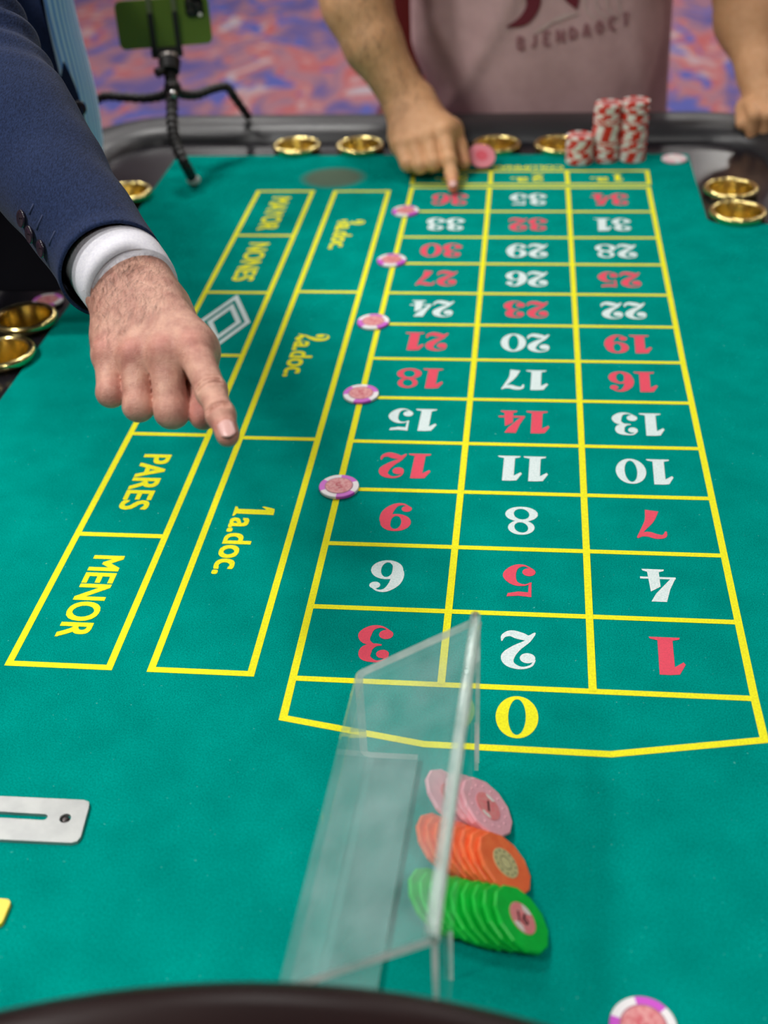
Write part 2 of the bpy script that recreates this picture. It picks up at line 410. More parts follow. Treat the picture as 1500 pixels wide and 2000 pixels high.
# fat-face numerals built from swelling strokes (unit height, y up)
def stroke(pts, wid, n=30):
    P = catmull([(*p, 0) for p in pts], n)[:, :2]; W = catmull([(x, 0, 0) for x in wid], n)[:, 0]
    D = np.gradient(P, axis=0); D /= np.linalg.norm(D, axis=1)[:, None]; Nr = np.stack([-D[:, 1], D[:, 0]], 1)
    L, R_ = P + Nr * W[:, None] / 2, P - Nr * W[:, None] / 2
    return [tuple(q) for q in L] + [tuple(q) for q in R_], [(i, n + i, n + i + 1, i + 1) for i in range(n - 1)]
def ring(cx, cy, ro, ri, n=40, icx=None, tilt=0):
    o_, i_ = [], []
    for k in range(n):
        a = 2 * math.pi * k / n; o_.append((cx + ro[0] * math.cos(a), cy + ro[1] * math.sin(a)))
        x, y = ri[0] * math.cos(a), ri[1] * math.sin(a); i_.append(((icx or cx) + x * math.cos(tilt) - y * math.sin(tilt), cy + x * math.sin(tilt) + y * math.cos(tilt)))
    return o_ + i_, [(k, (k + 1) % n, n + (k + 1) % n, n + k) for k in range(n)]
def disc(cx, cy, r, n=20): return circle(cx, cy, r, n), [tuple(range(n))]
def poly(*p): return list(p), [tuple(range(len(p)))]
def flip(polys, wd): return [([(wd - x, 1 - y) for x, y in v], f) for v, f in polys]
G6 = [ring(.33, .30, (.31, .305), (.115, .235)), stroke([(.56, .86), (.44, .965), (.28, .93), (.14, .70), (.11, .40), (.17, .16)], [.05, .055, .12, .22, .24, .12]), disc(.515, .80, .105)]
GL = {
 '0': ([ring(.35, .5, (.35, .5), (.145, .425))], .70),
 '1': ([poly((.17, .06), (.43, .06), (.46, 1.0), (.26, 1.0), (.19, .82)), poly((.26, 1.0), (.19, .80), (.03, .66), (.0, .72), (.12, .98)), poly((.04, 0), (.58, 0), (.56, .05), (.43, .09), (.17, .09), (.05, .05))], .58),
 '2': ([disc(.16, .72, .135), stroke([(.03, .76), (.10, .92), (.28, .985), (.47, .88), (.50, .68), (.36, .46), (.16, .26), (.05, .06)], [.03, .05, .07, .17, .24, .17, .09, .06]), stroke([(.03, .02), (.14, .16), (.30, .12), (.46, .06), (.59, .14), (.62, .28)], [.03, .13, .20, .17, .09, .02])], .64),
 '3': ([disc(.16, .77, .115), disc(.15, .23, .13), stroke([(.05, .82), (.16, .95), (.30, .965), (.46, .86), (.46, .66), (.33, .54), (.20, .525)], [.03, .05, .07, .20, .22, .10, .03]),
        stroke([(.20, .525), (.36, .52), (.50, .42), (.53, .24), (.42, .06), (.24, .025), (.06, .16)], [.03, .06, .17, .24, .14, .05, .03])], .64),
 '4': ([poly((.0, .24), (.66, .24), (.66, .305), (.0, .305)), poly((.30, .06), (.52, .06), (.49, .70), (.30, .54)), poly((.20, 0), (.62, 0), (.60, .05), (.52, .09), (.30, .09), (.21, .05)), poly((.0, .26), (.08, .26), (.40, .76), (.50, 1.0), (.22, 1.0), (.13, .62))], .67),
 '5': ([poly((.10, .56), (.15, .56), (.16, .86), (.34, .84), (.54, .90), (.56, 1.0), (.34, .97), (.10, 1.0)), disc(.15, .23, .125), stroke([(.10, .56), (.24, .64), (.42, .58), (.52, .34), (.42, .09), (.24, .025), (.06, .16)], [.03, .05, .14, .25, .15, .05, .03])], .63),
 '6': (G6, .64),
 '7': ([stroke([(.03, .74), (.08, .90), (.22, .92), (.38, .85), (.52, .88), (.60, .985)], [.03, .10, .16, .17, .12, .03]), stroke([(.60, .97), (.46, .66), (.33, .36), (.26, .01)], [.03, .10, .18, .27])], .62),
 '8': ([ring(.33, .745, (.265, .255), (.135, .185), tilt=.25), ring(.33, .27, (.33, .27), (.155, .195), tilt=.25)], .66),
 '9': (flip(G6, .66), .66)}
def number(s, cx, cy, h, mat, turn, sx=.68):
    total = sum(GL[c][1] for c in s) + .03 * (len(s) - 1); x = -total / 2; out = []
    for c in s:
        for v, f in GL[c][0]:
            q = []
            for (a, b) in v:
                u, w_ = (x + a) * h * sx / .64, (b - .5) * h
                u, w_ = (-u, -w_) if turn else (u, w_)
                q.append((cx + u, cy + w_, PZ))
            out.append((q, f))
        x += GL[c][1] + .03
    return out
REDS = {1, 3, 5, 7, 9, 12, 14, 16, 18, 19, 21, 23, 25, 27, 30, 32, 34, 36}
for n_ in range(1, 37):
    r_, c_ = (n_ - 1) // 3, 2 - (n_ - 1) % 3
    cx = (CX[c_] + CX[c_ + 1]) / 2 + (.0015 if c_ == 0 else 0); cy = (RY[r_] + RY[r_ + 1]) / 2
    red = n_ in REDS
    printed('printed_number', number(str(n_), cx, cy, .0455, red_m if red else white_m, True, .66 if n_ < 10 else .60), red_m if red else white_m, '%s number %d' % ('red' if red else 'white', n_))
printed('printed_number', number('0', .1815, -.0305, .0455, yellow_m, True, .66), yellow_m, 'yellow zero')
def words(s, along0, along1, base, height, bold=.0011, axis='side'):
    "axis 'side': reads towards -y with letter tops towards +x; 'turn': upside down along -x; stroke weight from close shifted layers"
    v, f = text2d(s, 0); lo, hi = v.min(0), v.max(0); u = (v - lo) / (hi - lo); out = []
    for n_, (da, db) in enumerate(((0, 0), (bold, bold * .6), (-bold, bold * .6), (bold, -bold * .6), (-bold, -bold * .6))):
        if axis == 'side': P = [(base + b * height + db, along0 + (along1 - along0) * a + da, PZ) for a, b in u]
        else: P = [(along0 + (along1 - along0) * a + da, base - b * height + db, PZ) for a, b in u]
        out.append((P, f))
    return out
for s, a, b in (('MENOR', .1535, .0405), ('PARES', .3290, .2300), ('NONES', .8920, .7650), ('MAYOR', 1.0720, .9420)):
    printed('printed_word', words(s, a, b, -.2135, .0285), yellow_m, 'yellow word ' + s)
for k, (s, yc) in enumerate((('1', .2320), ('2', .6020), ('3', .9720))):
    dg = []
    for v, f in GL[s][0]: dg.append(([(-.0975 + b * .0400, yc + .009 - a * .030, PZ) for a, b in v], f))
    dg += words('a.doc.', yc - .012, yc - .0985, -.0975, .0265, bold=.0010)
    printed('printed_word', dg, yellow_m, 'yellow %sa.doc. lettering' % s)
for s, cx in (('1', .3070), ('2', .1830), ('3', .0640)):
    dg = number(s, cx + .012, 1.157, .030, yellow_m, True, .62)
    dg += words('a.', cx - .004, cx - .030, 1.157, .017, bold=.0008, axis='turn')
    printed('printed_word', dg, yellow_m, 'yellow column mark %sa.' % s)
printed('printed_word', words('COLUMNAS', .2350, .1240, 1.212, .015, bold=.0006, axis='turn'), yellow_m)

# ---------------------------------------------------------------- roulette wheel
wc = (.0953, -.8208)
wheel = empty('roulette_bowl', (wc[0], wc[1], 0))
tag(wheel, 'dark lacquered roulette wheel bowl standing at the end of the felt', 'roulette wheel')
v, f = lathe([(.30, .0), (.36, .004), (.405, .05), (.430, .125), (.4367, .168), (.4355, .178), (.430, .1815), (.420, .1835), (.395, .1815), (.370, .176), (.355, .168), (.345, .152), (.335, .138), (.30, .108), (.285, .098), (.285, .06), (.30, .0)], 160)
mesh_obj('bowl', v, f, wheel_m, wheel, smooth=True)
v, f = lathe([(.001, .128), (.06, .122), (.16, .098), (.21, .084), (.215, .076), (.268, .076), (.272, .088), (.281, .090), (.281, .06), (.001, .06)], 96)
rotor = mesh_obj('rotor', v, f, wheel_m, wheel, smooth=True)
for i in range(37):
    a = 2 * math.pi * i / 37
    b = box_bm((.214, -.0007, .074), (.270, .0007, .086)); bmesh.ops.rotate(b, verts=b.verts, cent=(0, 0, 0), matrix=Matrix.Rotation(a, 3, 'Z'))
    bm_obj('pocket_fret', b, gold_m, rotor)
v, f = lathe([(.001, .20), (.010, .197), (.012, .185), (.007, .175), (.012, .160), (.022, .145), (.030, .130), (.034, .118), (.001, .118)], 32)
tur = mesh_obj('turret', v, f, gold_m, wheel, smooth=True)

# ---------------------------------------------------------------- chips
def chip_profile(r, h, b): return [(.0005, 0), (r - b, 0), (r, b), (r, h - b), (r - b, h), (.0005, h)]
def chip_mesh(name, r, h, n, mats, fm=None, b=.0006):
    v, f = lathe(chip_profile(r, h, b), n); me = bpy.data.meshes.new(name); me.from_pydata(v, [], f)
    for m_ in mats: me.materials.append(m_)
    if fm: me.polygons.foreach_set('material_index', np.array([fm(i // n, i % n) for i in range(len(f))], dtype=np.int32))
    me.update(); return me
def flat_mesh(name, v, f, mat):
    me = bpy.data.meshes.new(name); me.from_pydata([tuple(map(float, q)) for q in v], [], f); me.materials.append(mat); return me
# big plain chips with 12 sided outline
RB, HB = .0238, .0034
green_c = M('green_chip_plastic', (0, 200, 60), rough=.42, col2=(0, 184, 52), nscale=120, bump=.15, bscale=250, sub=0)
orange_c = M('orange_chip_plastic', (255, 122, 66), rough=.5, col2=(246, 104, 54), nscale=150, bump=.2, bscale=250)
pink_c = M('pink_chip_plastic', (244, 180, 192), rough=.5, col2=(234, 168, 182), nscale=150, bump=.15, bscale=250)
inlay_pink = M('pink_inlay', (238, 120, 128), rough=.35, col2=(232, 150, 150), nscale=300)
inlay_cream = M('cream_inlay', (214, 204, 150), rough=.4, col2=(196, 186, 132), nscale=300)
inlay_white = M('white_inlay', (240, 226, 222), rough=.35)
dark_print = M('dark_print', (92, 40, 46), rough=.5)
grey_print = M('grey_print', (120, 112, 84), rough=.5)
def add_text(me_name, s, h, z, mat, parent, flipt=False, wd=None):
    v, f = text2d(s, .02); lo, hi = v.min(0), v.max(0); c = (lo + hi) / 2; sc = h / (hi - lo)[1]
    v = (v - c) * sc
    if flipt: v = -v
    return link(bpy.data.objects.new(me_name, flat_mesh(me_name, [(x, y, z) for x, y in v], f, mat)), parent)
def fan(name, col_m, inlay_m, pts, nrm, label, group, kind, spin0):
    proto_me = chip_mesh(name, RB, HB, 12, [col_m], b=.0009)
    iv, if_ = fill2d([circle(0, 0, .0112, 28)], HB, HB + .00025)
    in_me = flat_mesh('inlay', iv, if_, inlay_m)
    B0 = basis(nrm, (1, 0, 0))
    for i, c in enumerate(pts):
        o = link(bpy.data.objects.new(name, proto_me))
        sp = spin0 + (0 if i == 0 else random.uniform(-1.5, 1.5))
        jig = basis(np.array(nrm) + np.array([random.uniform(-.02, .02) if i else 0, random.uniform(-.03, .03) if i else 0, 0]), (1, 0, 0))
        rz = np.array(Matrix.Rotation(sp, 3, 'Z'))
        place(o, np.array(c) - jig[:, 2] * HB / 2, jig @ rz)
        il = link(bpy.data.objects.new('inlay', in_me), o)
        if i == 0:
            tag(o, label[0], 'chip', group)
            if kind == 'green':
                for k in (0, 1):
                    a0 = math.radians(60 + 180 * k)
                    vv = [(.0108 * math.cos(a0 + t), .0108 * math.sin(a0 + t), HB + .0004) for t in np.linspace(-.5, .5, 9)] + [(.0062 * math.cos(a0 + t), .0062 * math.sin(a0 + t), HB + .0004) for t in np.linspace(.3, -.3, 5)]
                    link(bpy.data.objects.new('inlay_spot', flat_mesh('inlay_spot', vv, [tuple(range(len(vv)))], inlay_white)), il)
                add_text('printed_number', '91', .0085, HB + .0005, dark_print, il, True)
            elif kind == 'pink':
                for k in (0, 1):
                    a0 = math.radians(75 + 180 * k)
                    vv = [(.0108 * math.cos(a0 + t), .0108 * math.sin(a0 + t), HB + .0004) for t in np.linspace(-.45, .45, 9)] + [(.0076 * math.cos(a0 + t), .0076 * math.sin(a0 + t), HB + .0004) for t in np.linspace(.3, -.3, 5)]
                    link(bpy.data.objects.new('inlay_spot', flat_mesh('inlay_spot', vv, [tuple(range(len(vv)))], inlay_white)), il)
                add_text('printed_number', '1', .0095, HB + .0005, dark_print, il)
                for k in range(14):
                    a = 2 * math.pi * k / 14
                    v_, f_ = lathe([(.0001, .0005), (.0008, .0003), (.0011, 0)], 8)
                    mesh_obj('raised_dot', [(x + .0165 * math.cos(a), y + .0165 * math.sin(a), z + HB) for x, y, z in v_], f_, col_m, o, smooth=True)
            else:
                for k in range(12):
                    a = 2 * math.pi * k / 12
                    R2 = lambda x, y: (x * math.cos(a) - y * math.sin(a), x * math.sin(a) + y * math.cos(a), HB + .0004)
                    q = [R2(.0082, -.0007), R2(.0098, -.0009), R2(.0098, .0009), R2(.0082, .0007)]
                    link(bpy.data.objects.new('printed_mark', flat_mesh('printed_mark', q, [(0, 1, 2, 3)], grey_print)), il)
                rv, rf = ring(0, 0, (.0052, .0052), (.0046, .0046), 28)
                link(bpy.data.objects.new('printed_ring', flat_mesh('printed_ring', [(x, y, HB + .0004) for x, y in rv], rf, grey_print)), il)
        else:
            tag(o, label[1], 'chip', group)
nrm = np.array([.665, .10, .74])
zc = RB * math.sqrt(1 - (nrm[2] / np.linalg.norm(nrm)) ** 2) + .001
g0, o0, p0 = on(1017, 1796, zc), on(984, 1688, zc), on(950, 1577, zc)
fan('green_chip', green_c, inlay_pink, [g0 + np.array([-.0068 * i, .0006 * i - (.0 if i < 5 else -.0012 * (i - 4)), 0]) for i in range(9)], nrm,
    ('green chip with numbered pink inlay leaning on the green row', 'plain green chip leaning in the row behind the numbered green chip'), 'green chips beside the acrylic guard', 'green', .22)
fan('orange_chip', orange_c, inlay_cream, [o0 + np.array([-.0059 * i, .0019 * i, 0]) for i in range(8)], nrm,
    ('orange chip with cream inlay leaning on the orange row', 'plain orange chip leaning in the row behind the cream inlay chip'), 'orange chips beside the acrylic guard', 'orange', .2)
fan('pink_chip', pink_c, inlay_pink, [p0 + np.array([-x, .0022 * i, 0]) for i, x in enumerate((0, .0056, .0112, .0250))], nrm,
    ('pink chip with a number 1 inlay leaning on the pink row', 'plain pink chip leaning in the row behind the number 1 chip'), 'pink chips beside the acrylic guard', 'pink', .12)
# round magenta and white chips on the layout
magenta = M('magenta_chip_plastic', (206, 84, 206), rough=.4)
chipwhite = M('white_chip_plastic', (238, 236, 238), rough=.4)
inlay_sal = M('salmon_inlay', (226, 158, 158), rough=.35, col2=(212, 116, 122), nscale=260, nfac=(.42, .6))
RC_, HC = .0200, .0033
def seg6(j, i): return 0 if ((i // 8) % 2 == 0) else 1
pur_me = chip_mesh('striped_chip', RC_, HC, 48, [magenta, chipwhite], seg6)
iv, if_ = fill2d([circle(0, 0, .0132, 32)], HC, HC + .0003)
pin_me = flat_mesh('inlay', iv, if_, inlay_sal)
rv, rf = ring(0, 0, (.0142, .0142), (.0132, .0132), 40)
prg_me = flat_mesh('inlay_ring', [(x, y, HC + .0002) for x, y in rv], rf, M('mauve_ring', (168, 110, 128), rough=.5))
def striped(x, y, rz, lab, z=.0004, scale=1):
    o = link(bpy.data.objects.new('striped_chip', pur_me)); o.location = (x, y, z); o.rotation_euler = (0, 0, rz); o.scale = (scale,) * 3
    tag(o, lab, 'chip', 'magenta and white chips'); i_ = link(bpy.data.objects.new('inlay', pin_me), o); link(bpy.data.objects.new('inlay_ring', prg_me), o)
    add_text('printed_number', '5', .010, HC + .0005, M('salmon_print', (206, 92, 104), rough=.5), i_, True)
for (px, py, rz, lab) in ((662, 949, .5, 'on the line by red 9, closest to the zero'), (705, 768, .2, 'on the line by white 15, second from the zero'), (729, 627, .9, 'on the line by white 24, third from red 36'), (765, 507, 1.0, 'on the line by red 27, second from red 36'), (792, 411, .8, 'on the line between white 33 and red 36')):
    q = on(px, py, HC); striped(q[0], q[1], rz, 'magenta and white chip ' + lab)
q = on(1257, 2005, HC); striped(q[0], q[1], .75, 'magenta and white chip lying alone on bare felt near the leaning green chips')
q = on(90, 572, .014); striped(q[0], q[1], .3, 'magenta and white chip on the black rim behind two brass cups', z=.001)
# pale chips at the far end
pale_me = chip_mesh('pale_chip', RC_, HC, 48, [M('pale_pink_chip', (238, 190, 200), rough=.4), chipwhite], lambda j, i: 1 if (i // 4) % 3 == 0 else 0)
o = link(bpy.data.objects.new('pale_chip', pale_me)); q = on(1317, 309, HC); o.location = (q[0], q[1], .0004); tag(o, 'white and pale pink chip lying flat by the felt corner', 'chip')
link(bpy.data.objects.new('inlay', flat_mesh('inlay', *fill2d([circle(0, 0, .012, 24)], HC, HC + .0003), inlay_white)), o)
o = link(bpy.data.objects.new('rose_chip', chip_mesh('rose_chip', .0225, HC, 48, [M('rose_chip_plastic', (232, 142, 154), rough=.45)])))
q = at(940, 306, 1.925); place(o, q, basis((.18, -.55, .8)))
tag(o, 'pink chip with darker centre tilted beside the pointing hand', 'chip'); link(bpy.data.objects.new('inlay', flat_mesh('inlay', *fill2d([circle(0, 0, .010, 24)], HC, HC + .0003), M('rose_inlay', (226, 96, 112), rough=.45))), o)
# red and white stacks
redc = M('red_chip_plastic', (218, 52, 34), rough=.4)
offw = M('ivory_chip_plastic', (236, 230, 222), rough=.4)
stk_me = chip_mesh('casino_chip', .0215, .0033, 40, [redc, offw], lambda j, i: 1 if (i // 4) % 2 == 0 else 0)
top_me = flat_mesh('inlay', *fill2d([circle(0, 0, .0135, 28)], .0033, .0035), M('rose_grey_inlay', (196, 118, 116), rough=.45))
for (px, py, cnt, lab) in ((1131, 316, 13, 'shortest of the three stacks'), (1181, 311, 27, 'tall middle stack of three'), (1233, 310, 28, 'tall end stack nearest the felt corner')):
    q = on(px, py, 0); rz = random.uniform(0, 1)
    for k in range(cnt):
        o = link(bpy.data.objects.new('casino_chip', stk_me)); rz += random.choice((0, .08, .3, .62, -.5))
        o.location = (q[0] + random.uniform(-.0011, .0011), q[1] + random.uniform(-.001, .001), .0003 + k * .00335); o.rotation_euler = (0, 0, rz)
        tag(o, 'red and white chip in the ' + lab, 'chip', 'red and white chips in the ' + lab)
        if k == cnt - 1: link(bpy.data.objects.new('inlay', top_me), o)
# yellow plaque at the table side
v, f = fill2d([rrect(-.215, -.1520, -.2475, -.2268, .004)], .0003, .0035)
o = mesh_obj('yellow_plaque', v, f, M('yellow_plastic', (244, 214, 20), rough=.35)); tag(o, 'yellow plastic plaque with rounded corners near the steel plate', 'plaque')

# ---------------------------------------------------------------- acrylic guard
def clear(name, haze, tint, fres=.9, hazec=(.66, .88, .88)):
    m = bpy.data.materials.new(name); m.use_nodes = True; N, L = m.node_tree.nodes, m.node_tree.links; N.remove(N['Principled BSDF']); out = N['Material Output']
    tr = N.new('ShaderNodeBsdfTransparent'); tr.inputs[0].default_value = (*tint, 1)
    gl = N.new('ShaderNodeBsdfGlossy'); gl.inputs['Roughness'].default_value = .04; gl.inputs[0].default_value = (1, 1, 1, 1)
    df = N.new('ShaderNodeBsdfDiffuse'); df.inputs[0].default_value = (*hazec, 1)
    lw = N.new('ShaderNodeLayerWeight'); pw = N.new('ShaderNodeMath'); pw.operation = 'POWER'; pw.inputs[1].default_value = 5.0; L.new(lw.outputs['Facing'], pw.inputs[0])
    fr = N.new('ShaderNodeMath'); fr.operation = 'MULTIPLY_ADD'; fr.inputs[1].default_value = .96; fr.inputs[2].default_value = .04; L.new(pw.outputs[0], fr.inputs[0])
    tc = N.new('ShaderNodeTexCoord'); ns = N.new('ShaderNodeTexNoise'); ns.inputs['Scale'].default_value = 30; ns.inputs['Detail'].default_value = 6
    mr = N.new('ShaderNodeMapRange'); mr.inputs[1].default_value = .35; mr.inputs[2].default_value = .75; mr.inputs[3].default_value = haze * .6; mr.inputs[4].default_value = haze * 1.6
    L.new(tc.outputs['Object'], ns.inputs['Vector']); L.new(ns.outputs['Fac'], mr.inputs[0])
    m1 = N.new('ShaderNodeMixShader'); m2 = N.new('ShaderNodeMixShader')
    L.new(mr.outputs[0], m1.inputs[0]); L.new(tr.outputs[0], m1.inputs[1]); L.new(df.outputs[0], m1.inputs[2])
    mul = N.new('ShaderNodeMath'); mul.operation = 'MULTIPLY'; mul.inputs[1].default_value = fres; L.new(fr.outputs[0], mul.inputs[0])
    L.new(mul.outputs[0], m2.inputs[0]); L.new(m1.outputs[0], m2.inputs[1]); L.new(gl.outputs[0], m2.inputs[2]); L.new(m2.outputs[0], out.inputs[0])
    return m
acry = clear('clear_acrylic', .088, (.955, .975, .97), .7)
edge_m = clear('frosted_acrylic_edge', .78, (.88, .94, .92), .9, (.95, .98, .93))
rod_m = clear('glued_acrylic_edge', .34, (.80, .88, .86), .8, (.74, .86, .82))
wall_acry = clear('clear_acrylic_wall', .03, (.96, .98, .975), .22)
guard = empty('acrylic_guard', (.10, -.205, 0))
tag(guard, 'clear bent acrylic guard standing on the felt beside the leaning chips', 'guard')
def G(o): o.parent = guard; o.location = (-.10, .205, 0); return o
def xs(x, y): return x + (y + .080) * .046         # the guard runs slightly skew to the layout
GB, GF = -.0805, -.3310
# bent sheet: base plate, rounded foot, outer wall, rounded bend, slope up to the top edge
def arc(cx, cz, r, a0, a1, n=6): return [(cx + r * math.cos(math.radians(a0 + (a1 - a0) * i / n)), cz + r * math.sin(math.radians(a0 + (a1 - a0) * i / n))) for i in range(n + 1)]
th = .0058
outer = [(.1090, .0004)] + arc(.0735, .0084, .008, 270, 180) + arc(.0775, .0795, .012, 180, 124.5) + [(.1520, .1420)]
def offset_in(pl, d):
    P = np.array(pl); out = []
    for i in range(len(P)):
        a = P[max(i - 1, 0)]; b = P[min(i + 1, len(P) - 1)]; t = (b - a) / np.linalg.norm(b - a); out.append(P[i] + np.array([t[1], -t[0]]) * d)
    return out
inner = offset_in(outer, th)
k = len(outer); V = []
for y in (GB, GF):
    V += [(xs(x, y), y, z) for x, z in outer] + [(xs(x, y), y, z) for x, z in inner]
F, FM = [], []
for i in range(k - 1):
    F.append((i, i + 1, 2 * k + i + 1, 2 * k + i)); FM.append(0)
    F.append((k + i, 3 * k + i, 3 * k + i + 1, k + i + 1)); FM.append(0)
    F.append((i, k + i, k + i + 1, i + 1)); FM.append(1)
    F.append((2 * k + i, 2 * k + i + 1, 3 * k + i + 1, 3 * k + i)); FM.append(1)
F.append((0, 2 * k, 3 * k, k)); FM.append(1); F.append((k - 1, 2 * k - 1, 4 * k - 1, 3 * k - 1)); FM.append(1)
G(mesh_obj('bent_sheet', V, F, mats=[acry, edge_m], fmat=FM))
# upright wall with a low opening where the chips pass under
prof = [(GB, .0004), (GB, .1425), (GF, .1425), (GF, .0004), (-.262, .0004), (-.262, .050), (-.088, .050), (-.088, .0004)]
wt = .003; V = []
for dx in (0, wt): V += [(xs(.1515, y) + dx, y, z) for y, z in prof]
bm = bmesh.new(); vs = [bm.verts.new(q) for q in V]; n8 = len(prof)
bm.faces.new(vs[:n8]); bm.faces.new(vs[n8:][::-1])
for i in range(n8): bm.faces.new((vs[i], vs[n8 + i], vs[n8 + (i + 1) % n8], vs[(i + 1) % n8]))
bmesh.ops.recalc_face_normals(bm, faces=bm.faces); bmesh.ops.triangulate(bm, faces=[q for q in bm.faces if len(q.verts) > 4])
wl = G(bm_obj('upright_wall', bm, wall_acry)); wl.data.materials.append(edge_m)
for p_ in wl.data.polygons:
    if abs(p_.normal.x) < .9 and not (abs(p_.normal.z) > .9 and p_.center.z < .06): p_.material_index = 1
pth = np.array([(xs(.1512, y), y, .1432) for y in np.linspace(GB, GF, 12)])
vv, ff = tube(pth, [.0035] * 12, 12); G(mesh_obj('glued_top_edge', vv, ff, rod_m, smooth=True))

# ---------------------------------------------------------------- phone on a flexible tripod
blackp = M('black_rubber', (20, 20, 21), rough=.55)
tri = empty('flexible_tripod', tuple(on(378, 352, 0)))
tag(tri, 'black bendy legged mini tripod holding a phone, one foot on the felt', 'tripod')
tl = Vector(tri.location)
def TR(o, parent=None):
    if parent is None: o.parent = tri; o.location = -tl
    return o
hub = at(337, 172, 1.915)
def leg(pts, r0, r1):
    P = catmull(pts, 90); s = np.linspace(0, 1, 90)
    R_ = [(r0 + (r1 - r0) * t) * (1 + .10 * math.cos(t * 2 * math.pi * 17)) for t in s]
    v, f = tube(P, R_, 16); return TR(mesh_obj('leg', v, f, blackp, smooth=True))
foot_p = on(378, 352, .007)
leg([hub, at(336, 205, 1.905), at(337, 250, 1.89), at(345, 285, 1.885), at(362, 322, 1.878), foot_p], .0096, .0078)
def ball(name, c, r, mat, sc=(1, 1, 1)):
    bm = bmesh.new(); bmesh.ops.create_uvsphere(bm, u_segments=20, v_segments=12, radius=r)
    for q in bm.verts: q.co = Vector(c) + Vector((q.co.x * sc[0], q.co.y * sc[1], q.co.z * sc[2]))
    return TR(bm_obj(name, bm, mat, smooth=True))
ball('foot', on(378, 352, .0085), .0112, M('grey_rubber_foot', (205, 205, 200), rough=.5), (1, 1, .75))
rest_p = np.array([-.313, 1.385, .030])
leg([hub, at(356, 184, 1.93), at(385, 185, 1.95), at(415, 174, 1.97), at(443, 170, 1.99), at(458, 190, 2.01), rest_p], .0078, .0066)
leg([hub, at(320, 186, 1.93), at(285, 192, 1.945), at(240, 190, 1.96), at(200, 190, 1.985), at(168, 215, 2.02), np.array([-.575, 1.33, .030])], .0078, .0066)
ball('hub', hub, .014, blackp); ball('rivet', at(337, 184, 1.895), .0065, chrome_m); ball('rivet', at(337, 168, 1.900), .0055, darkmetal_m)
v, f = tube([hub, at(333, 148, 1.92), at(331, 132, 1.922)], [.011, .010, .013], 18); TR(mesh_obj('ball_socket', v, f, blackp, smooth=True))
v, f = tube([at(331, 140, 1.915), at(331, 119, 1.92)], [.016, .018], 18); TR(mesh_obj('head_plate', v, f, blackp))
v, f = tube([at(330, 116, 1.92), at(329, 108, 1.92)], [.0155, .0155], 18); TR(mesh_obj('tightening_ring', v, f, M('pale_metal_ring', (196, 190, 184), rough=.35, metal=.6)))
v, f = tube([at(318, 137, 1.905), at(306, 143, 1.90)], [.006, .008], 12); TR(mesh_obj('side_knob', v, f, blackp))
# phone: lies across, back towards the camera side
pc = at(320, 44, 1.90); pn = CAM - pc; pn = pn + np.array([0, 0, -.30]) ; pn /= np.linalg.norm(pn)
xr = RC[:, 0] * math.cos(.055) + RC[:, 1] * math.sin(.055)
PB = basis(pn, xr)
def rounded_slab(w_, h_, d_, rad, bev=.002):
    v, f = fill2d([rrect(-w_ / 2, w_ / 2, -h_ / 2, h_ / 2, rad, 6)], -d_ / 2, d_ / 2)
    return v, f
phone = empty('mobile_phone'); place(phone, pc, PB)
tag(phone, 'dark green mobile phone clamped sideways on the small tripod', 'phone')
pg = M('green_phone_glass', (92, 118, 44), rough=.22, spec=.5)
mesh_obj('phone_body', *rounded_slab(.1465, .0715, .0076, .010), pg, phone)
cb = mesh_obj('camera_bump', [(x + .050, y + .020, z + .0048) for x, y, z in rounded_slab(.028, .028, .0022, .006)[0]], rounded_slab(.028, .028, .0022, .006)[1], M('black_glass', (10, 10, 12), rough=.1), phone)
for dx, dy in ((-.006, .006), (.006, .0), (-.006, -.006)):
    v, f = lathe([(.0001, .0012), (.0040, .0010), (.0052, .0012), (.0056, 0)], 20)
    mesh_obj('lens', [(x + .050 + dx, y + .020 + dy, z + .0059) for x, y, z in v], f, darkmetal_m, cb, smooth=True)
v, f = lathe([(.0001, .0008), (.0030, .0008), (.0032, 0)], 16)
mesh_obj('flash', [(x + .058, y + .0085, z + .0055) for x, y, z in v], f, M('white_flash', (235, 232, 224), rough=.3), cb)
# clamp arms belong to the tripod
clamp_m = blackp
for dx in (-.020, .0185):
    lo = np.array([dx - .0042, -.045, .0045]); hi = np.array([dx + .0042, .016, .0085])
    bm = box_bm(lo, hi, .0012)
    for q in bm.verts: q.co = Vector(pc) + Vector(PB @ np.array(q.co))
    TR(bm_obj('clamp_arm', bm, clamp_m))
    bm = box_bm((dx - .0038, .016, .0045), (dx + .0038, .040, .0065), .0008)
    for q in bm.verts: q.co = Vector(pc) + Vector(PB @ np.array(q.co))
    TR(bm_obj('clamp_spring', bm, M('olive_grey_steel', (120, 126, 96), rough=.4, metal=.5)))
bm = box_bm((-.026, -.052, -.006), (.024, -.0365, .0085), .003)
for q in bm.verts: q.co = Vector(pc) + Vector(PB @ np.array(q.co))
TR(bm_obj('clamp_jaw', bm, clamp_m))

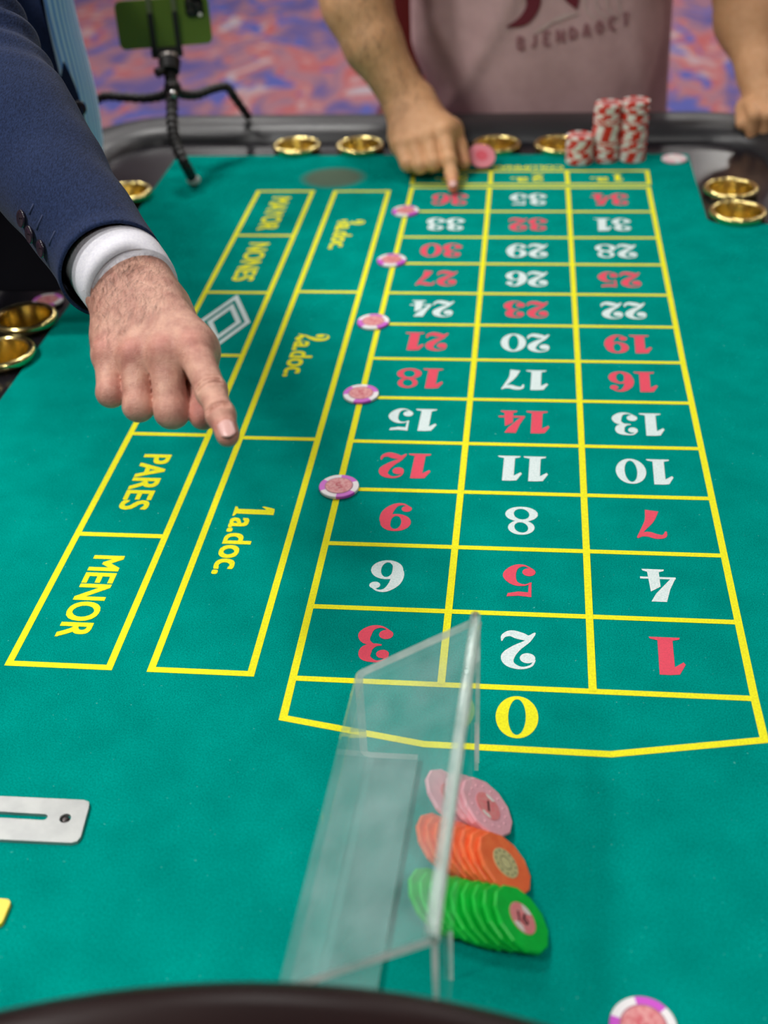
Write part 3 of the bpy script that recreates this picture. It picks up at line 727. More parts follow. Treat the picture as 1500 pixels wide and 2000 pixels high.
# ---------------------------------------------------------------- people: bodies grown from smooth distance fields
class Field:
    def __init__(s, lo, hi, vox):
        s.lo = np.array(lo, float); s.vox = vox; s.n = np.ceil((np.array(hi) - s.lo) / vox).astype(int) + 1
        s.f = np.full(s.n, 1.0, dtype=np.float32)
        s.ax = [s.lo[i] + vox * np.arange(s.n[i]) for i in range(3)]
    def like(s):
        g = Field.__new__(Field); g.lo, g.vox, g.n, g.ax = s.lo, s.vox, s.n, s.ax; g.f = np.full(s.n, 1.0, dtype=np.float32); return g
    def box(s, lo, hi, pad):
        a = np.clip(np.floor((lo - pad - s.lo) / s.vox).astype(int), 0, s.n); b = np.clip(np.ceil((hi + pad - s.lo) / s.vox).astype(int) + 1, 0, s.n)
        sl = tuple(slice(a[i], b[i]) for i in range(3))
        X = s.ax[0][sl[0]][:, None, None]; Y = s.ax[1][sl[1]][None, :, None]; Z = s.ax[2][sl[2]][None, None, :]
        return sl, X, Y, Z
    @staticmethod
    def smin(a, b, k):
        if k <= 0: return np.minimum(a, b)
        h = np.maximum(k - np.abs(a - b), 0) / k
        return np.minimum(a, b) - h * h * k * .25
    def _d_cap(s, a, b, ra, rb, pad):
        a, b = np.array(a, float), np.array(b, float); R = max(ra, rb)
        sl, X, Y, Z = s.box(np.minimum(a, b) - R, np.maximum(a, b) + R, pad)
        d = b - a; L2 = d @ d + 1e-12
        t = np.clip(((X - a[0]) * d[0] + (Y - a[1]) * d[1] + (Z - a[2]) * d[2]) / L2, 0, 1)
        D = np.sqrt((X - a[0] - t * d[0]) ** 2 + (Y - a[1] - t * d[1]) ** 2 + (Z - a[2] - t * d[2]) ** 2) - (ra + (rb - ra) * t)
        return sl, D.astype(np.float32)
    def cap(s, a, b, ra, rb, k=.004):
        sl, D = s._d_cap(a, b, ra, rb, k + 3 * s.vox); s.f[sl] = s.smin(s.f[sl], D, k); return s
    def cut(s, a, b, r, k=.002):
        sl, D = s._d_cap(a, b, r, r, k + 3 * s.vox); s.f[sl] = -s.smin(-s.f[sl], D, k); return s
    def ell(s, c, r, k=.004, B=None):
        c = np.array(c, float); r = np.array(r, float); R = r.max()
        sl, X, Y, Z = s.box(c - R, c + R, k + 3 * s.vox)
        x, y, z = X - c[0], Y - c[1], Z - c[2]
        if B is not None: x, y, z = (B[0, i] * x + B[1, i] * y + B[2, i] * z for i in range(3))
        q = np.sqrt((x / r[0]) ** 2 + (y / r[1]) ** 2 + (z / r[2]) ** 2); g = np.sqrt((x / r[0] ** 2) ** 2 + (y / r[1] ** 2) ** 2 + (z / r[2] ** 2) ** 2)
        D = (q * (q - 1) / np.maximum(g, 1e-6)).astype(np.float32); s.f[sl] = s.smin(s.f[sl], D, k); return s
    def merge(s, g, k): s.f = s.smin(s.f, g.f, k); return s
    def mesh(s):
        f = s.f; S = f < 0; nx, ny, nz = f.shape
        cnt = np.zeros((nx - 1, ny - 1, nz - 1), np.int8); pos = np.zeros((nx - 1, ny - 1, nz - 1, 3), np.float32)
        def sub(A, i, j, k): return A[i:nx - 1 + i, j:ny - 1 + j, k:nz - 1 + k]
        for ax in range(3):
            o = [i for i in range(3) if i != ax]
            for u in (0, 1):
                for v in (0, 1):
                    c0 = [0, 0, 0]; c0[o[0]] = u; c0[o[1]] = v; c1 = list(c0); c1[ax] = 1
                    A, B = sub(S, *c0), sub(S, *c1); idx = np.nonzero(A != B)
                    fa, fb = sub(f, *c0)[idx], sub(f, *c1)[idx]; t = fa / (fa - fb)
                    p = np.tile(np.array(c0, np.float32), (len(t), 1)); p[:, ax] = t
                    cnt[idx] += 1; pos[idx] += p
        act = np.nonzero(cnt); vid = np.full(cnt.shape, -1, np.int64); vid[act] = np.arange(len(act[0]))
        V = s.lo + s.vox * (np.stack(act, 1) + pos[act] / cnt[act][:, None])
        Q = []
        for ax in range(3):
            o = [i for i in range(3) if i != ax]; n_ = [nx, ny, nz]
            sa = [slice(0, n_[i]) for i in range(3)]; sb = list(sa); sa[ax] = slice(0, n_[ax] - 1); sb[ax] = slice(1, n_[ax])
            A, B = S[tuple(sa)], S[tuple(sb)]; I = np.stack(np.nonzero(A != B), 1)
            I = I[(I[:, o[0]] > 0) & (I[:, o[1]] > 0) & (I[:, o[0]] < n_[o[0]] - 1) & (I[:, o[1]] < n_[o[1]] - 1)]
            ins = S[tuple(I.T)]
            def cell(du, dv):
                J = I.copy(); J[:, o[0]] -= du; J[:, o[1]] -= dv; return vid[tuple(J.T)]
            q = np.stack([cell(1, 1), cell(0, 1), cell(0, 0), cell(1, 0)], 1)
            fl = ins if ax != 1 else ~ins
            q[~fl] = q[~fl][:, ::-1]; Q.append(q)
        return V, np.concatenate(Q)
def skin_mat(name, base, red, pale, rough=.48):
    m = M(name, base, rough=rough, spec=.4, sub=.12); N, L, p = nodes_of(m)
    tc = N.new('ShaderNodeTexCoord'); at_ = N.new('ShaderNodeAttribute'); at_.attribute_name = 'blush'
    n1 = N.new('ShaderNodeTexNoise'); n1.inputs['Scale'].default_value = 75; n1.inputs['Detail'].default_value = 6; n1.inputs['Roughness'].default_value = .65
    n2 = N.new('ShaderNodeTexNoise'); n2.inputs['Scale'].default_value = 520; n2.inputs['Detail'].default_value = 3
    vo = N.new('ShaderNodeTexVoronoi'); vo.inputs['Scale'].default_value = 620; vo.feature = 'DISTANCE_TO_EDGE'
    for n in (n1, n2, vo): L.new(tc.outputs['Object'], n.inputs['Vector'])
    r = N.new('ShaderNodeValToRGB'); r.color_ramp.elements[0].position = .34; r.color_ramp.elements[1].position = .66
    r.color_ramp.elements[0].color = (*lin(base), 1); r.color_ramp.elements[1].color = (*lin(pale), 1); L.new(n1.outputs['Fac'], r.inputs[0])
    mx = N.new('ShaderNodeMix'); mx.data_type = 'RGBA'; mx.inputs[7].default_value = (*lin(red), 1)
    L.new(at_.outputs['Fac'], mx.inputs[0]); L.new(r.outputs[0], mx.inputs[6])
    # small brownish freckles
    r2 = N.new('ShaderNodeValToRGB'); r2.color_ramp.elements[0].position = .66; r2.color_ramp.elements[1].position = .74; L.new(n2.outputs['Fac'], r2.inputs[0])
    ml = N.new('ShaderNodeMath'); ml.operation = 'MULTIPLY'; ml.inputs[1].default_value = .35; L.new(r2.outputs[0], ml.inputs[0])
    mx2 = N.new('ShaderNodeMix'); mx2.data_type = 'RGBA'; mx2.inputs[7].default_value = (*[v * .45 for v in lin(base)], 1)
    L.new(ml.outputs[0], mx2.inputs[0]); L.new(mx.outputs[2], mx2.inputs[6]); L.new(mx2.outputs[2], p.inputs['Base Color'])
    ad = N.new('ShaderNodeMath'); ad.operation = 'ADD'; L.new(n1.outputs['Fac'], ad.inputs[0])
    ms = N.new('ShaderNodeMath'); ms.operation = 'MULTIPLY'; ms.inputs[1].default_value = .5; L.new(vo.outputs['Distance'], ms.inputs[0]); L.new(ms.outputs[0], ad.inputs[1])
    b = N.new('ShaderNodeBump'); b.inputs['Strength'].default_value = .6; b.inputs['Distance'].default_value = .0018
    L.new(ad.outputs[0], b.inputs['Height']); L.new(b.outputs[0], p.inputs['Normal'])
    return m
def set_blush(me, V, spots):
    a = np.zeros(len(V), np.float32)
    for c, r, s in spots: a = np.maximum(a, s * np.exp(-((V - np.array(c)) ** 2).sum(1) / (r * r)))
    at_ = me.attributes.new('blush', 'FLOAT', 'POINT'); at_.data.foreach_set('value', a)
def hand_field(J, vox, sc=1.0, lo_pad=.02, arm=None):
    """J: wrist_r, wrist_u, fingers = 4 x (mcp,pip,dip,tip), radii per finger, thumb = 4 points; returns the united field"""
    P = [J['wr'], J['wu']] + [p for fg in J['fingers'] for p in fg] + list(J['thumb']) + ([a for a, _ in arm] if arm else [])
    P = np.array(P); F = Field(P.min(0) - .035, P.max(0) + .035, vox)
    wr, wu = np.array(J['wr']), np.array(J['wu']); up = J['up']
    for i, fg in enumerate(J['fingers']):
        t = i / 3; w0 = wr + (wu - wr) * t; r = J['r'][i]
        F.cap(w0, fg[0], J['wrad'] * (.98 - .05 * abs(t - .5)), r[0] * 1.06, .016 * sc)
        F.cap(w0 * .35 + fg[0] * .65 - up * .010 * sc, fg[0] * .9 + w0 * .1 - up * .006 * sc, .016 * sc, .0115 * sc, .012 * sc)
    th = J['thumb']; tr = J['tr']
    F.cap(th[0], th[1], tr[0], tr[1], .016 * sc)
    F.ell((np.array(th[1]) + J['fingers'][0][0]) / 2 + up * .002, (.016 * sc, .016 * sc, .016 * sc), .02 * sc)
    if arm:
        for (a, ra), (b, rb) in zip(arm[:-1], arm[1:]): F.cap(a, b, ra, rb, .02 * sc)
    H = F.like()
    for i, fg in enumerate(J['fingers']):
        g = F.like(); r = J['r'][i]
        g.cap(fg[0], fg[1], r[0] * 1.06, r[1] * 1.03, .003 * sc); g.cap(fg[1], fg[2], r[1], r[2], .004 * sc); g.cap(fg[2], fg[3], r[2], r[3], .004 * sc)
        g.ell(np.array(fg[1]) + up * 0, (r[1] * .98,) * 3, .004 * sc); g.ell(fg[2], (r[2] * 1.03,) * 3, .004 * sc)
        H.merge(g, .0008 * sc)
    g = F.like(); g.cap(th[1], th[2], tr[1], tr[2], .004 * sc); g.cap(th[2], th[3], tr[2], tr[3], .004 * sc); H.merge(g, .002 * sc)
    F.merge(H, .006 * sc)
    for i, fg in enumerate(J['fingers']):      # knuckle heads and the tendons running to them
        c = np.array(fg[0]) + J['dors'] * J['r'][i][0] * .45; F.ell(c, (.0085 * sc,) * 3, .007 * sc)
        w0 = wr + (wu - wr) * (.2 + .2 * i)
        F.cap(w0 * .35 + np.array(fg[0]) * .65 + J['dors'] * J['r'][i][0] * .72, c + J['dors'] * .003, .0022 * sc, .0036 * sc, .007 * sc)
    return F

# ---- croupier: dark suit, right arm reaching over the table
J = {}
J['wr'], J['wu'] = at(273, 530, .956), at(224, 559, .956); J['wrad'] = .0218
f_i = [at(379, 684, .884), at(413, 765, .848), at(431, 811, .829), at(445, 850, .817)]
f_m = [at(322, 692, .888), at(336, 803, .880), at(332, 788, .908), at(324, 738, .916)]
f_r = [at(264, 698, .895), at(271, 793, .885), at(269, 778, .912), at(263, 728, .922)]
f_p = [at(213, 694, .908), at(217, 767, .894), at(219, 752, .918), at(218, 714, .926)]
J['fingers'] = [f_i, f_m, f_r, f_p]
J['r'] = [(.0120, .0104, .0092, .0080), (.0120, .0120, .0105, .0090), (.0108, .0107, .0098, .0085), (.0106, .0100, .0085, .0075)]
J['thumb'] = [at(335, 600, .955), at(385, 700, .920), at(396, 765, .897), at(397, 812, .880)]; J['tr'] = (.016, .0135, .0122, .0105)
J['up'] = np.array([0, .0, 1.0]); dors = np.array([0.05, -.55, .83]); J['dors'] = dors / np.linalg.norm(dors)
arm_a = [(at(240, 540, .957), .0285), (at(200, 480, .980), .0325), (at(140, 400, 1.01), .036)]
FH = hand_field(J, .00125, 1.0, arm=arm_a)
view = (CAM - f_i[1]); view /= np.linalg.norm(view)
# skin folds over the finger joints and the web by the index finger
def crease(F, px0, py0, px1, py1, d, r=.0011, k=.0016): F.cut(at(px0, py0, d), at(px1, py1, d), r, k)
def fold(F, c, axis, dirv, R_, offs, r=.0009):
    axis = np.array(axis) / np.linalg.norm(axis)
    side = np.cross(axis, dirv); side /= np.linalg.norm(side); dn = np.cross(side, axis); dn /= np.linalg.norm(dn)
    for o_ in offs:
        pts = [c + axis * o_ + R_ * (dn * math.cos(a) + side * math.sin(a)) for a in np.linspace(-.9, .9, 7)]
        for a, b in zip(pts[:-1], pts[1:]): F.cut(a, b, r, .0014)
ax = f_i[2] - f_i[0]
fold(FH, f_i[1], ax, view, .0112, (-.0045, -.0005, .0035))
fold(FH, f_i[2], f_i[3] - f_i[1], view, .0097, (-.002, .0012))
Vh, Qh = FH.mesh()
# rest of the body (coarse)
def head_field(F, c, fwd, s=1.0):
    fwd = np.array(fwd, float); fwd /= np.linalg.norm(fwd); upv = np.array([0, 0, 1.0]); upv -= fwd * (upv @ fwd); upv /= np.linalg.norm(upv); rt = np.cross(fwd, upv)
    B = np.stack([rt, fwd, upv], 1); P = lambda x, y, z: np.array(c) + B @ (np.array([x, y, z]) * s)
    F.ell(P(0, -.012, .03), np.array((.076, .094, .090)) * s, .02, B); F.ell(P(0, .025, -.045), np.array((.056, .060, .070)) * s, .03, B)
    F.cap(P(0, .085, .015), P(0, .108, -.022), .008 * s, .014 * s, .012); F.ell(P(0, .078, -.062), np.array((.024, .012, .010)) * s, .008, B)
    F.ell(P(0, .07, -.098), np.array((.022, .018, .016)) * s, .012, B)
    for sx in (-1, 1):
        F.ell(P(sx * .078, -.005, -.005), np.array((.010, .020, .032)) * s, .006, B); F.ell(P(sx * .033, .070, .022), np.array((.020, .016, .008)) * s, .010, B)
        F.cut(P(sx * .032, .098, .004), P(sx * .034, .098, .004), .014 * s, .010)
        F.ell(P(sx * .032, .074, .003), np.array((.013, .013, .013)) * s, .003, B)
    return P
shoulder, elbow = np.array([-.520, .66, .50]), at(-70, 85, 1.12)
hip, chest, neck = np.array([-.85, .93, -.02]), np.array([-.66, .88, .40]), np.array([-.60, .86, .56])
headc = np.array([-.51, .82, .73])
FB = Field((-1.15, .30, FLOOR_Z), (-.15, 1.40, .95), .012)
FB.cap(hip, chest, .15, .16, .08).cap(chest + [0, -.1, .03], chest + [0, .1, .03], .13, .13, .08).cap(chest, neck, .12, .055, .06).cap(neck, headc - [0, 0, .05], .055, .052, .03)
head_field(FB, headc, (.75, -.35, -.45))
FB.cap(shoulder, elbow, .050, .040, .04).cap(elbow, at(-30, 150, 1.10), .040, .038, .02).cap(at(-30, 150, 1.10), at(103, 358, 1.03), .036, .033, .02)
sh2, el2, wr2 = np.array([-.66, 1.08, .48]), np.array([-.84, 1.16, .24]), np.array([-.80, 1.14, -.02])
FB.cap(sh2, el2, .055, .044, .04).cap(el2, wr2, .042, .028, .02).cap(wr2, wr2 + [.03, -.04, -.02], .030, .034, .02)
for dy in (-.11, .11):
    FB.cap(hip + [0, dy, -.05], np.array([-.80, .93 + dy, -.45]), .088, .060, .05).cap(np.array([-.80, .93 + dy, -.45]), np.array([-.83, .93 + dy, FLOOR_Z + .09]), .058, .038, .03).cap(np.array([-.83, .93 + dy, FLOOR_Z + .045]), np.array([-.68, .93 + dy, FLOOR_Z + .035]), .040, .032, .03)
Vb, Qb = FB.mesh()
skin_a = skin_mat('light_skin', (184, 130, 114), (198, 108, 102), (220, 172, 150))
Va = np.vstack([Vh, Vb]); Qa = np.vstack([Qh, Qb + len(Vh)])
person_a = mesh_obj('person', Va, Qa, skin_a, smooth=True)
spots = [(np.array(fg[0]) + J['dors'] * .012, .010, .45) for fg in J['fingers']] + [(np.array(fg[1]), .014, .35) for fg in J['fingers'][1:]] + [(f_i[3], .014, .5), (f_i[2], .010, .3), (J['thumb'][3], .02, .7)]
set_blush(person_a.data, Va, spots)
tag(person_a, 'person in a dark navy suit pointing down at the felt with one finger', 'person')
# finger nail
def nail(tip, base, dn, wd, ln, rad, parent, mat):
    ax_ = np.array(tip) - np.array(base); ax_ /= np.linalg.norm(ax_); dn = dn - ax_ * (dn @ ax_); dn /= np.linalg.norm(dn); sd = np.cross(ax_, dn)
    V, F = [], []; nu, nv = 11, 10
    for i in range(nv):
        v_ = i / (nv - 1)
        for j in range(nu):
            u = j / (nu - 1) * 2 - 1
            t = v_ * ln - ln * .5 + (1 - v_) * -.18 * ln * (1 - u * u) - v_ * .30 * ln * u * u + v_ * .06 * ln
            a = u * wd / 2 / rad * (1 - .10 * v_ * v_); h = rad * math.cos(a) - .10 * rad * max(0, v_ - .6) ** 2 * 4
            V.append(np.array(tip) + ax_ * t + dn * h + sd * rad * math.sin(a))
    for i in range(nv - 1):
        for j in range(nu - 1): F.append((i * nu + j, i * nu + j + 1, (i + 1) * nu + j + 1, (i + 1) * nu + j))
    o = mesh_obj('fingernail', V, F, mat, parent, smooth=True)
    md = o.modifiers.new('s', 'SOLIDIFY'); md.thickness = .0006; md.offset = 1
    return o
nail_m = M('fingernail', (218, 170, 162), rough=.3, spec=.45, col2=(226, 184, 176), nscale=90)
vt = CAM - f_i[3]; vt /= np.linalg.norm(vt)
nail(f_i[3] + (f_i[3] - f_i[2]) * .10, f_i[2], vt + np.array([.10, 0, .05]), .0118, .0125, .0081, person_a, nail_m)
# fine dark hair over the back of the hand and wrist
def hairs(name, V, Q, sel, n, ln, wd, flow, mat, parent, seed):
    rng = np.random.default_rng(seed); tri = V[Q[:, :3]]; c = tri.mean(1); nn = np.cross(tri[:, 1] - tri[:, 0], tri[:, 2] - tri[:, 0]); nn /= np.linalg.norm(nn, axis=1)[:, None] + 1e-12
    wgt = sel(c, nn); wgt = wgt / wgt.sum(); idx = rng.choice(len(c), n, p=wgt); VV, FF = [], []
    for i in idx:
        p, q = c[i], nn[i]; d = flow(p) + rng.normal(0, .26, 3); d = d - q * (d @ q); d /= np.linalg.norm(d); s = np.cross(d, q); L_ = ln * rng.uniform(.5, 1.15)
        k = len(VV); bend = rng.normal(0, .25)
        for t, w_, h in ((0, 1, -.0003), (.5, .8, .0012), (1, .15, .0012)):
            pc_ = p + d * L_ * t + s * bend * L_ * t * t + q * h
            VV += [pc_ + s * wd * w_, pc_ - s * wd * w_]
        FF += [(k, k + 1, k + 3, k + 2), (k + 2, k + 3, k + 5, k + 4)]
    o = mesh_obj(name, VV, FF, mat, parent); o['kind'] = 'stuff'; return o
hair_m = M('dark_body_hair', (92, 64, 48), rough=.5)
wm, km = (J['wr'] + J['wu']) / 2, (f_m[0] + f_r[0]) / 2
def sel_a(c, nn):
    ax_ = (km - wm); L_ = np.linalg.norm(ax_); t = (c - wm) @ ax_ / L_ ** 2
    lat = np.linalg.norm((c - wm) - np.outer(t, ax_), axis=1)
    return np.where((t > -.75) & (t < .80) & (lat < .06), np.clip(nn @ J['dors'] - .05, 0, 1) * np.where(t < .25, 1.4, np.clip(1.25 - t, 0.05, 1)), 0) + 1e-9 * 0
hairs('hand_hair', Vh, Qh, sel_a, 2300, .0105, .000085, lambda p: (km - wm) / np.linalg.norm(km - wm) + np.array([-.55, 0, 0]), hair_m, person_a, 3)

# suit sleeve
suit_m = M('navy_suit_cloth', (34, 45, 72), rough=.9, spec=.12, sheen=.05)
def _suit():
    N, L, p = nodes_of(suit_m); tc = N.new('ShaderNodeTexCoord')
    wv = N.new('ShaderNodeTexNoise'); wv.inputs['Scale'].default_value = 650; wv.inputs['Detail'].default_value = 3
    mp = N.new('ShaderNodeMapping'); mp.inputs['Rotation'].default_value = (.5, .2, .7); mp.inputs['Scale'].default_value = (1.6, .45, 1)
    L.new(tc.outputs['Object'], mp.inputs[0]); L.new(mp.outputs[0], wv.inputs['Vector'])
    r = N.new('ShaderNodeValToRGB'); r.color_ramp.elements[0].position = .3; r.color_ramp.elements[1].position = .72
    r.color_ramp.elements[0].color = (*lin((20, 29, 53)), 1); r.color_ramp.elements[1].color = (*lin((41, 57, 94)), 1)
    L.new(wv.outputs['Fac'], r.inputs[0]); L.new(r.outputs[0], p.inputs['Base Color'])
    b = N.new('ShaderNodeBump'); b.inputs['Strength'].default_value = .5; b.inputs['Distance'].default_value = .0007; L.new(wv.outputs['Fac'], b.inputs['Height']); L.new(b.outputs[0], p.inputs['Normal'])
_suit()
s_end = at(221, 528, .962); s_ax = [s_end, at(193, 484, .985), at(103, 358, 1.03), at(34, 252, 1.065), at(-30, 150, 1.10), elbow + np.array([-.02, .02, .01]), shoulder * .5 + elbow * .5 + np.array([-.01, -.01, .01]), shoulder]
s_rad = [.0435, .0445, .0510, .0550, .0585, .064, .072, .088]
sp = catmull(s_ax, 90); sr = catmull([(r, 0, 0) for r in s_rad], 90)[:, 0]
def sleeve_disp(t, a, v):
    n1 = noise.noise(Vector((v[0] * 9, v[1] * 9, v[2] * 9))); n2 = noise.noise(Vector((v[0] * 26 + 5, v[1] * 26, v[2] * 14)))
    k = min(1, t * 6) * .8 + .2
    fold_ = math.exp(-((t - .60) / .10) ** 2) * math.sin(t * 95 + math.sin(a * 2) * 2) * .004
    return (n1 * .006 + n2 * .0022) * k + fold_
sv, sf = tube(sp, sr, 64, cap=False, disp=sleeve_disp)
sleeve = mesh_obj('jacket_sleeve', sv, sf, suit_m, person_a, smooth=True)
md = sleeve.modifiers.new('thick', 'SOLIDIFY'); md.thickness = .0022; md.offset = -1
lining_shade_m = M('black_lining_and_shade', (7, 7, 11), rough=1.0, spec=.05)  # matte black: sleeve lining and shoes, also shade painted on the jacket sheets
lv_, lf_ = tube(np.array([s_end + (sp[0] - sp[6]) * .0 + (sp[6] - sp[0]) * t for t in (.05, .5, 1.2)]), [.0388, .0385, .0385], 48, cap=False)
mesh_obj('sleeve_lining', lv_, lf_, lining_shade_m, person_a, smooth=True)
# shirt cuff
axd = (sp[0] - sp[5]); axd /= np.linalg.norm(axd)
shirt_w = M('white_shirt_cotton', (236, 236, 242), rough=.8, col2=(222, 222, 232), nscale=500, bump=.3, bscale=700, bdist=.0004)
cp = np.array([s_end - axd * .03, s_end - axd * .01, s_end + axd * .012, s_end + axd * .0235, s_end + axd * .0250, s_end + axd * .0240, s_end + axd * .004, s_end - axd * .03]) + np.outer([0, .2, .6, 1, 1, 1, .5, 0], RC[:, 0] * .0052 + RC[:, 1] * -.0030) + RC[:, 0] * .0050 + RC[:, 1] * -.0015
crr = [.0390, .0388, .0380, .0364, .0356, .0346, .0344, .0348]
cv_, cf_ = tube(cp, crr, 64, cap=False, up=(0.2, .3, 1)); 
o = mesh_obj('shirt_cuff', cv_, cf_, shirt_w, person_a, smooth=True)
# sleeve buttons
pix, dep = project(sv); T_, N_, B_ = frames(sp)
button_m = M('dark_horn_button', (34, 28, 40), rough=.25, spec=.6)
svn = np.array(sv).reshape(90, 64, 3)
for (bx, by) in ((46, 428), (64, 459), (86, 489)):
    dd = np.hypot(pix[:, 0] - bx, pix[:, 1] - by); cent = np.repeat(sp, 64, 0); nrm_ = np.array(sv) - cent
    facing = ((CAM - np.array(sv)) * nrm_).sum(1) > 0
    i = int(np.argmin(np.where(facing, dd, 1e9))); n_ = nrm_[i] / np.linalg.norm(nrm_[i])
    v, f = lathe([(.0001, .0018), (.0028, .0018), (.0048, .0022), (.0062, .0028), (.0072, .0022), (.0074, .0010), (.0060, 0), (.0001, 0)], 24)
    bt = mesh_obj('sleeve_button', v, f, button_m, None, smooth=True); place(bt, np.array(sv[i]) + n_ * .0008, basis(n_)); bt.parent = person_a
    for hx in (-1, 1):
        v, f = lathe([(.0001, .0021), (.0007, .0020)], 8); mesh_obj('thread_hole', [(x + hx * .0016, y, z) for x, y, z in v], f, lining_shade_m, bt)
    # buttonhole stitching beside each button
    T0 = np.array(svn[i // 64][(i % 64 - 5) % 64]); T1 = np.array(svn[i // 64][(i % 64 - 9) % 64])
    cands = []
    for (ex, ey) in ((bx + 8, by - 12), (bx + 22, by - 34)):
        d2 = np.hypot(pix[:, 0] - ex, pix[:, 1] - ey); cands.append(int(np.argmin(np.where(facing, d2, 1e9))))
    a_, b_ = (np.array(sv[c_]) + nrm_[c_] / np.linalg.norm(nrm_[c_]) * .0002 for c_ in cands)
    v, f = tube([a_, (a_ + b_) / 2 + n_ * .0003, b_], [.0009, .0010, .0009], 8); mesh_obj('buttonhole_stitch', v, f, M('navy_thread', (44, 56, 90), rough=.8), person_a, smooth=True)
# jacket body, trousers, shoes, shirt, tie
FJ = Field((-1.15, .30, -.40), (-.20, 1.45, .66), .010)
FJ.cap(hip + [.0, 0, -.12], chest, .175, .175, .08).cap(chest + [0, -.14, .04], chest + [0, .14, .04], .145, .145, .08).cap(chest, neck - [0, 0, .03], .13, .075, .06)
FJ.cap(shoulder, shoulder * .6 + elbow * .4, .082, .062, .05).cap(sh2, el2, .080, .062, .05).cap(el2, wr2 * .9 + el2 * .1, .060, .044, .03)
V, Q = FJ.mesh(); mesh_obj('suit_jacket', V, Q, suit_m, person_a, smooth=True)
FT = Field((-1.05, .70, FLOOR_Z), (-.60, 1.20, -.05), .010)
for dy in (-.11, .11): FT.cap(hip + [0, dy, -.06], np.array([-.80, .93 + dy, -.45]), .115, .085, .06).cap(np.array([-.80, .93 + dy, -.45]), np.array([-.83, .93 + dy, FLOOR_Z + .11]), .083, .072, .03)
V, Q = FT.mesh(); mesh_obj('trousers', V, Q, suit_m, person_a, smooth=True)
for dy in (-.11, .11):
    FS = Field((-.95, .85 + dy, FLOOR_Z - .01), (-.58, 1.01 + dy, FLOOR_Z + .14), .008); FS.cap(np.array([-.84, .93 + dy, FLOOR_Z + .055]), np.array([-.66, .93 + dy, FLOOR_Z + .042]), .052, .040, .03)
    V, Q = FS.mesh(); mesh_obj('shoe', V, Q, lining_shade_m, person_a, smooth=True)

# open jacket front, black sheets painted as its shade, hanging tie
def sheet(name, rows, mat, thick=.003):
    "rows: list of rows of world points, cloth with thickness"
    n = len(rows[0]); V = [p for r in rows for p in r]; F = []
    for i in range(len(rows) - 1):
        for j in range(n - 1): F.append((i * n + j, i * n + j + 1, (i + 1) * n + j + 1, (i + 1) * n + j))
    o = mesh_obj(name, V, F, mat, person_a, smooth=True); md = o.modifiers.new('t', 'SOLIDIFY'); md.thickness = thick; md.offset = 0
    md2 = o.modifiers.new('s', 'SUBSURF'); md2.levels = 1; md2.render_levels = 2
    return o
def interp(pts, y):
    ys = [p[1] for p in pts]; return float(np.interp(y, ys, [p[0] for p in pts]))
edgeJ = [(62, -60), (78, 0), (98, 70), (132, 130), (152, 175), (166, 225), (176, 290), (178, 340)]
edgeL = [(92, -60), (112, 0), (152, 100), (168, 200), (186, 280), (188, 340)]
rows = []
for y in range(-60, 341, 25):
    xr_ = interp(edgeJ, y); rows.append([at(-70 + (xr_ + 70) * t, y, 1.50 + .05 * (1 - t) ** 2 + .004 * math.sin(y * .03 + t * 5) - .012 * (t > .95)) for t in np.linspace(0, 1, 9)])
sheet('jacket_front', rows, suit_m)
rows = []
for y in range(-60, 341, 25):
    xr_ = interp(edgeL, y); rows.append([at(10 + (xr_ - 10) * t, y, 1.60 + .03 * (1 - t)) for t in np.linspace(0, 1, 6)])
sheet('jacket_gap_shade', rows, lining_shade_m)  # black sheet paints in the shadowed gap between jacket edge and tie
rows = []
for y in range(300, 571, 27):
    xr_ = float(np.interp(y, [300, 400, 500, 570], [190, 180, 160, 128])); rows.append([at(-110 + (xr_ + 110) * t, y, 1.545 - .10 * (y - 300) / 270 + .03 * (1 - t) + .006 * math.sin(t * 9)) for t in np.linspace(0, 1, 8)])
sheet('jacket_side_shade', rows, lining_shade_m)  # unlit side of the jacket, its shade painted as a black sheet
v, f = lathe([(.0001, .0030), (.005, .0030), (.0085, .0036), (.0098, .0020), (.009, 0), (.0001, 0)], 24)
bt = mesh_obj('front_button', v, f, button_m, None, smooth=True); q_ = at(153, 212, 1.487); place(bt, q_, basis(CAM - q_ + np.array([.4, 0, 0]))); bt.parent = person_a
tie_m = M('light_blue_striped_silk', (140, 178, 214), rough=.5, sheen=.2)
def _tie():
    N, L, p = nodes_of(tie_m); tc = N.new('ShaderNodeTexCoord'); wv = N.new('ShaderNodeTexWave'); wv.inputs['Scale'].default_value = 52; wv.wave_profile = 'SIN'; wv.inputs['Distortion'].default_value = .3
    r = N.new('ShaderNodeValToRGB'); r.color_ramp.elements[0].color = (*lin((100, 158, 236)), 1); r.color_ramp.elements[1].color = (*lin((186, 220, 255)), 1); r.color_ramp.elements[0].position = .25; r.color_ramp.elements[1].position = .6
    L.new(tc.outputs['Object'], wv.inputs['Vector']); L.new(wv.outputs[0], r.inputs[0]); L.new(r.outputs[0], p.inputs['Base Color'])
_tie()
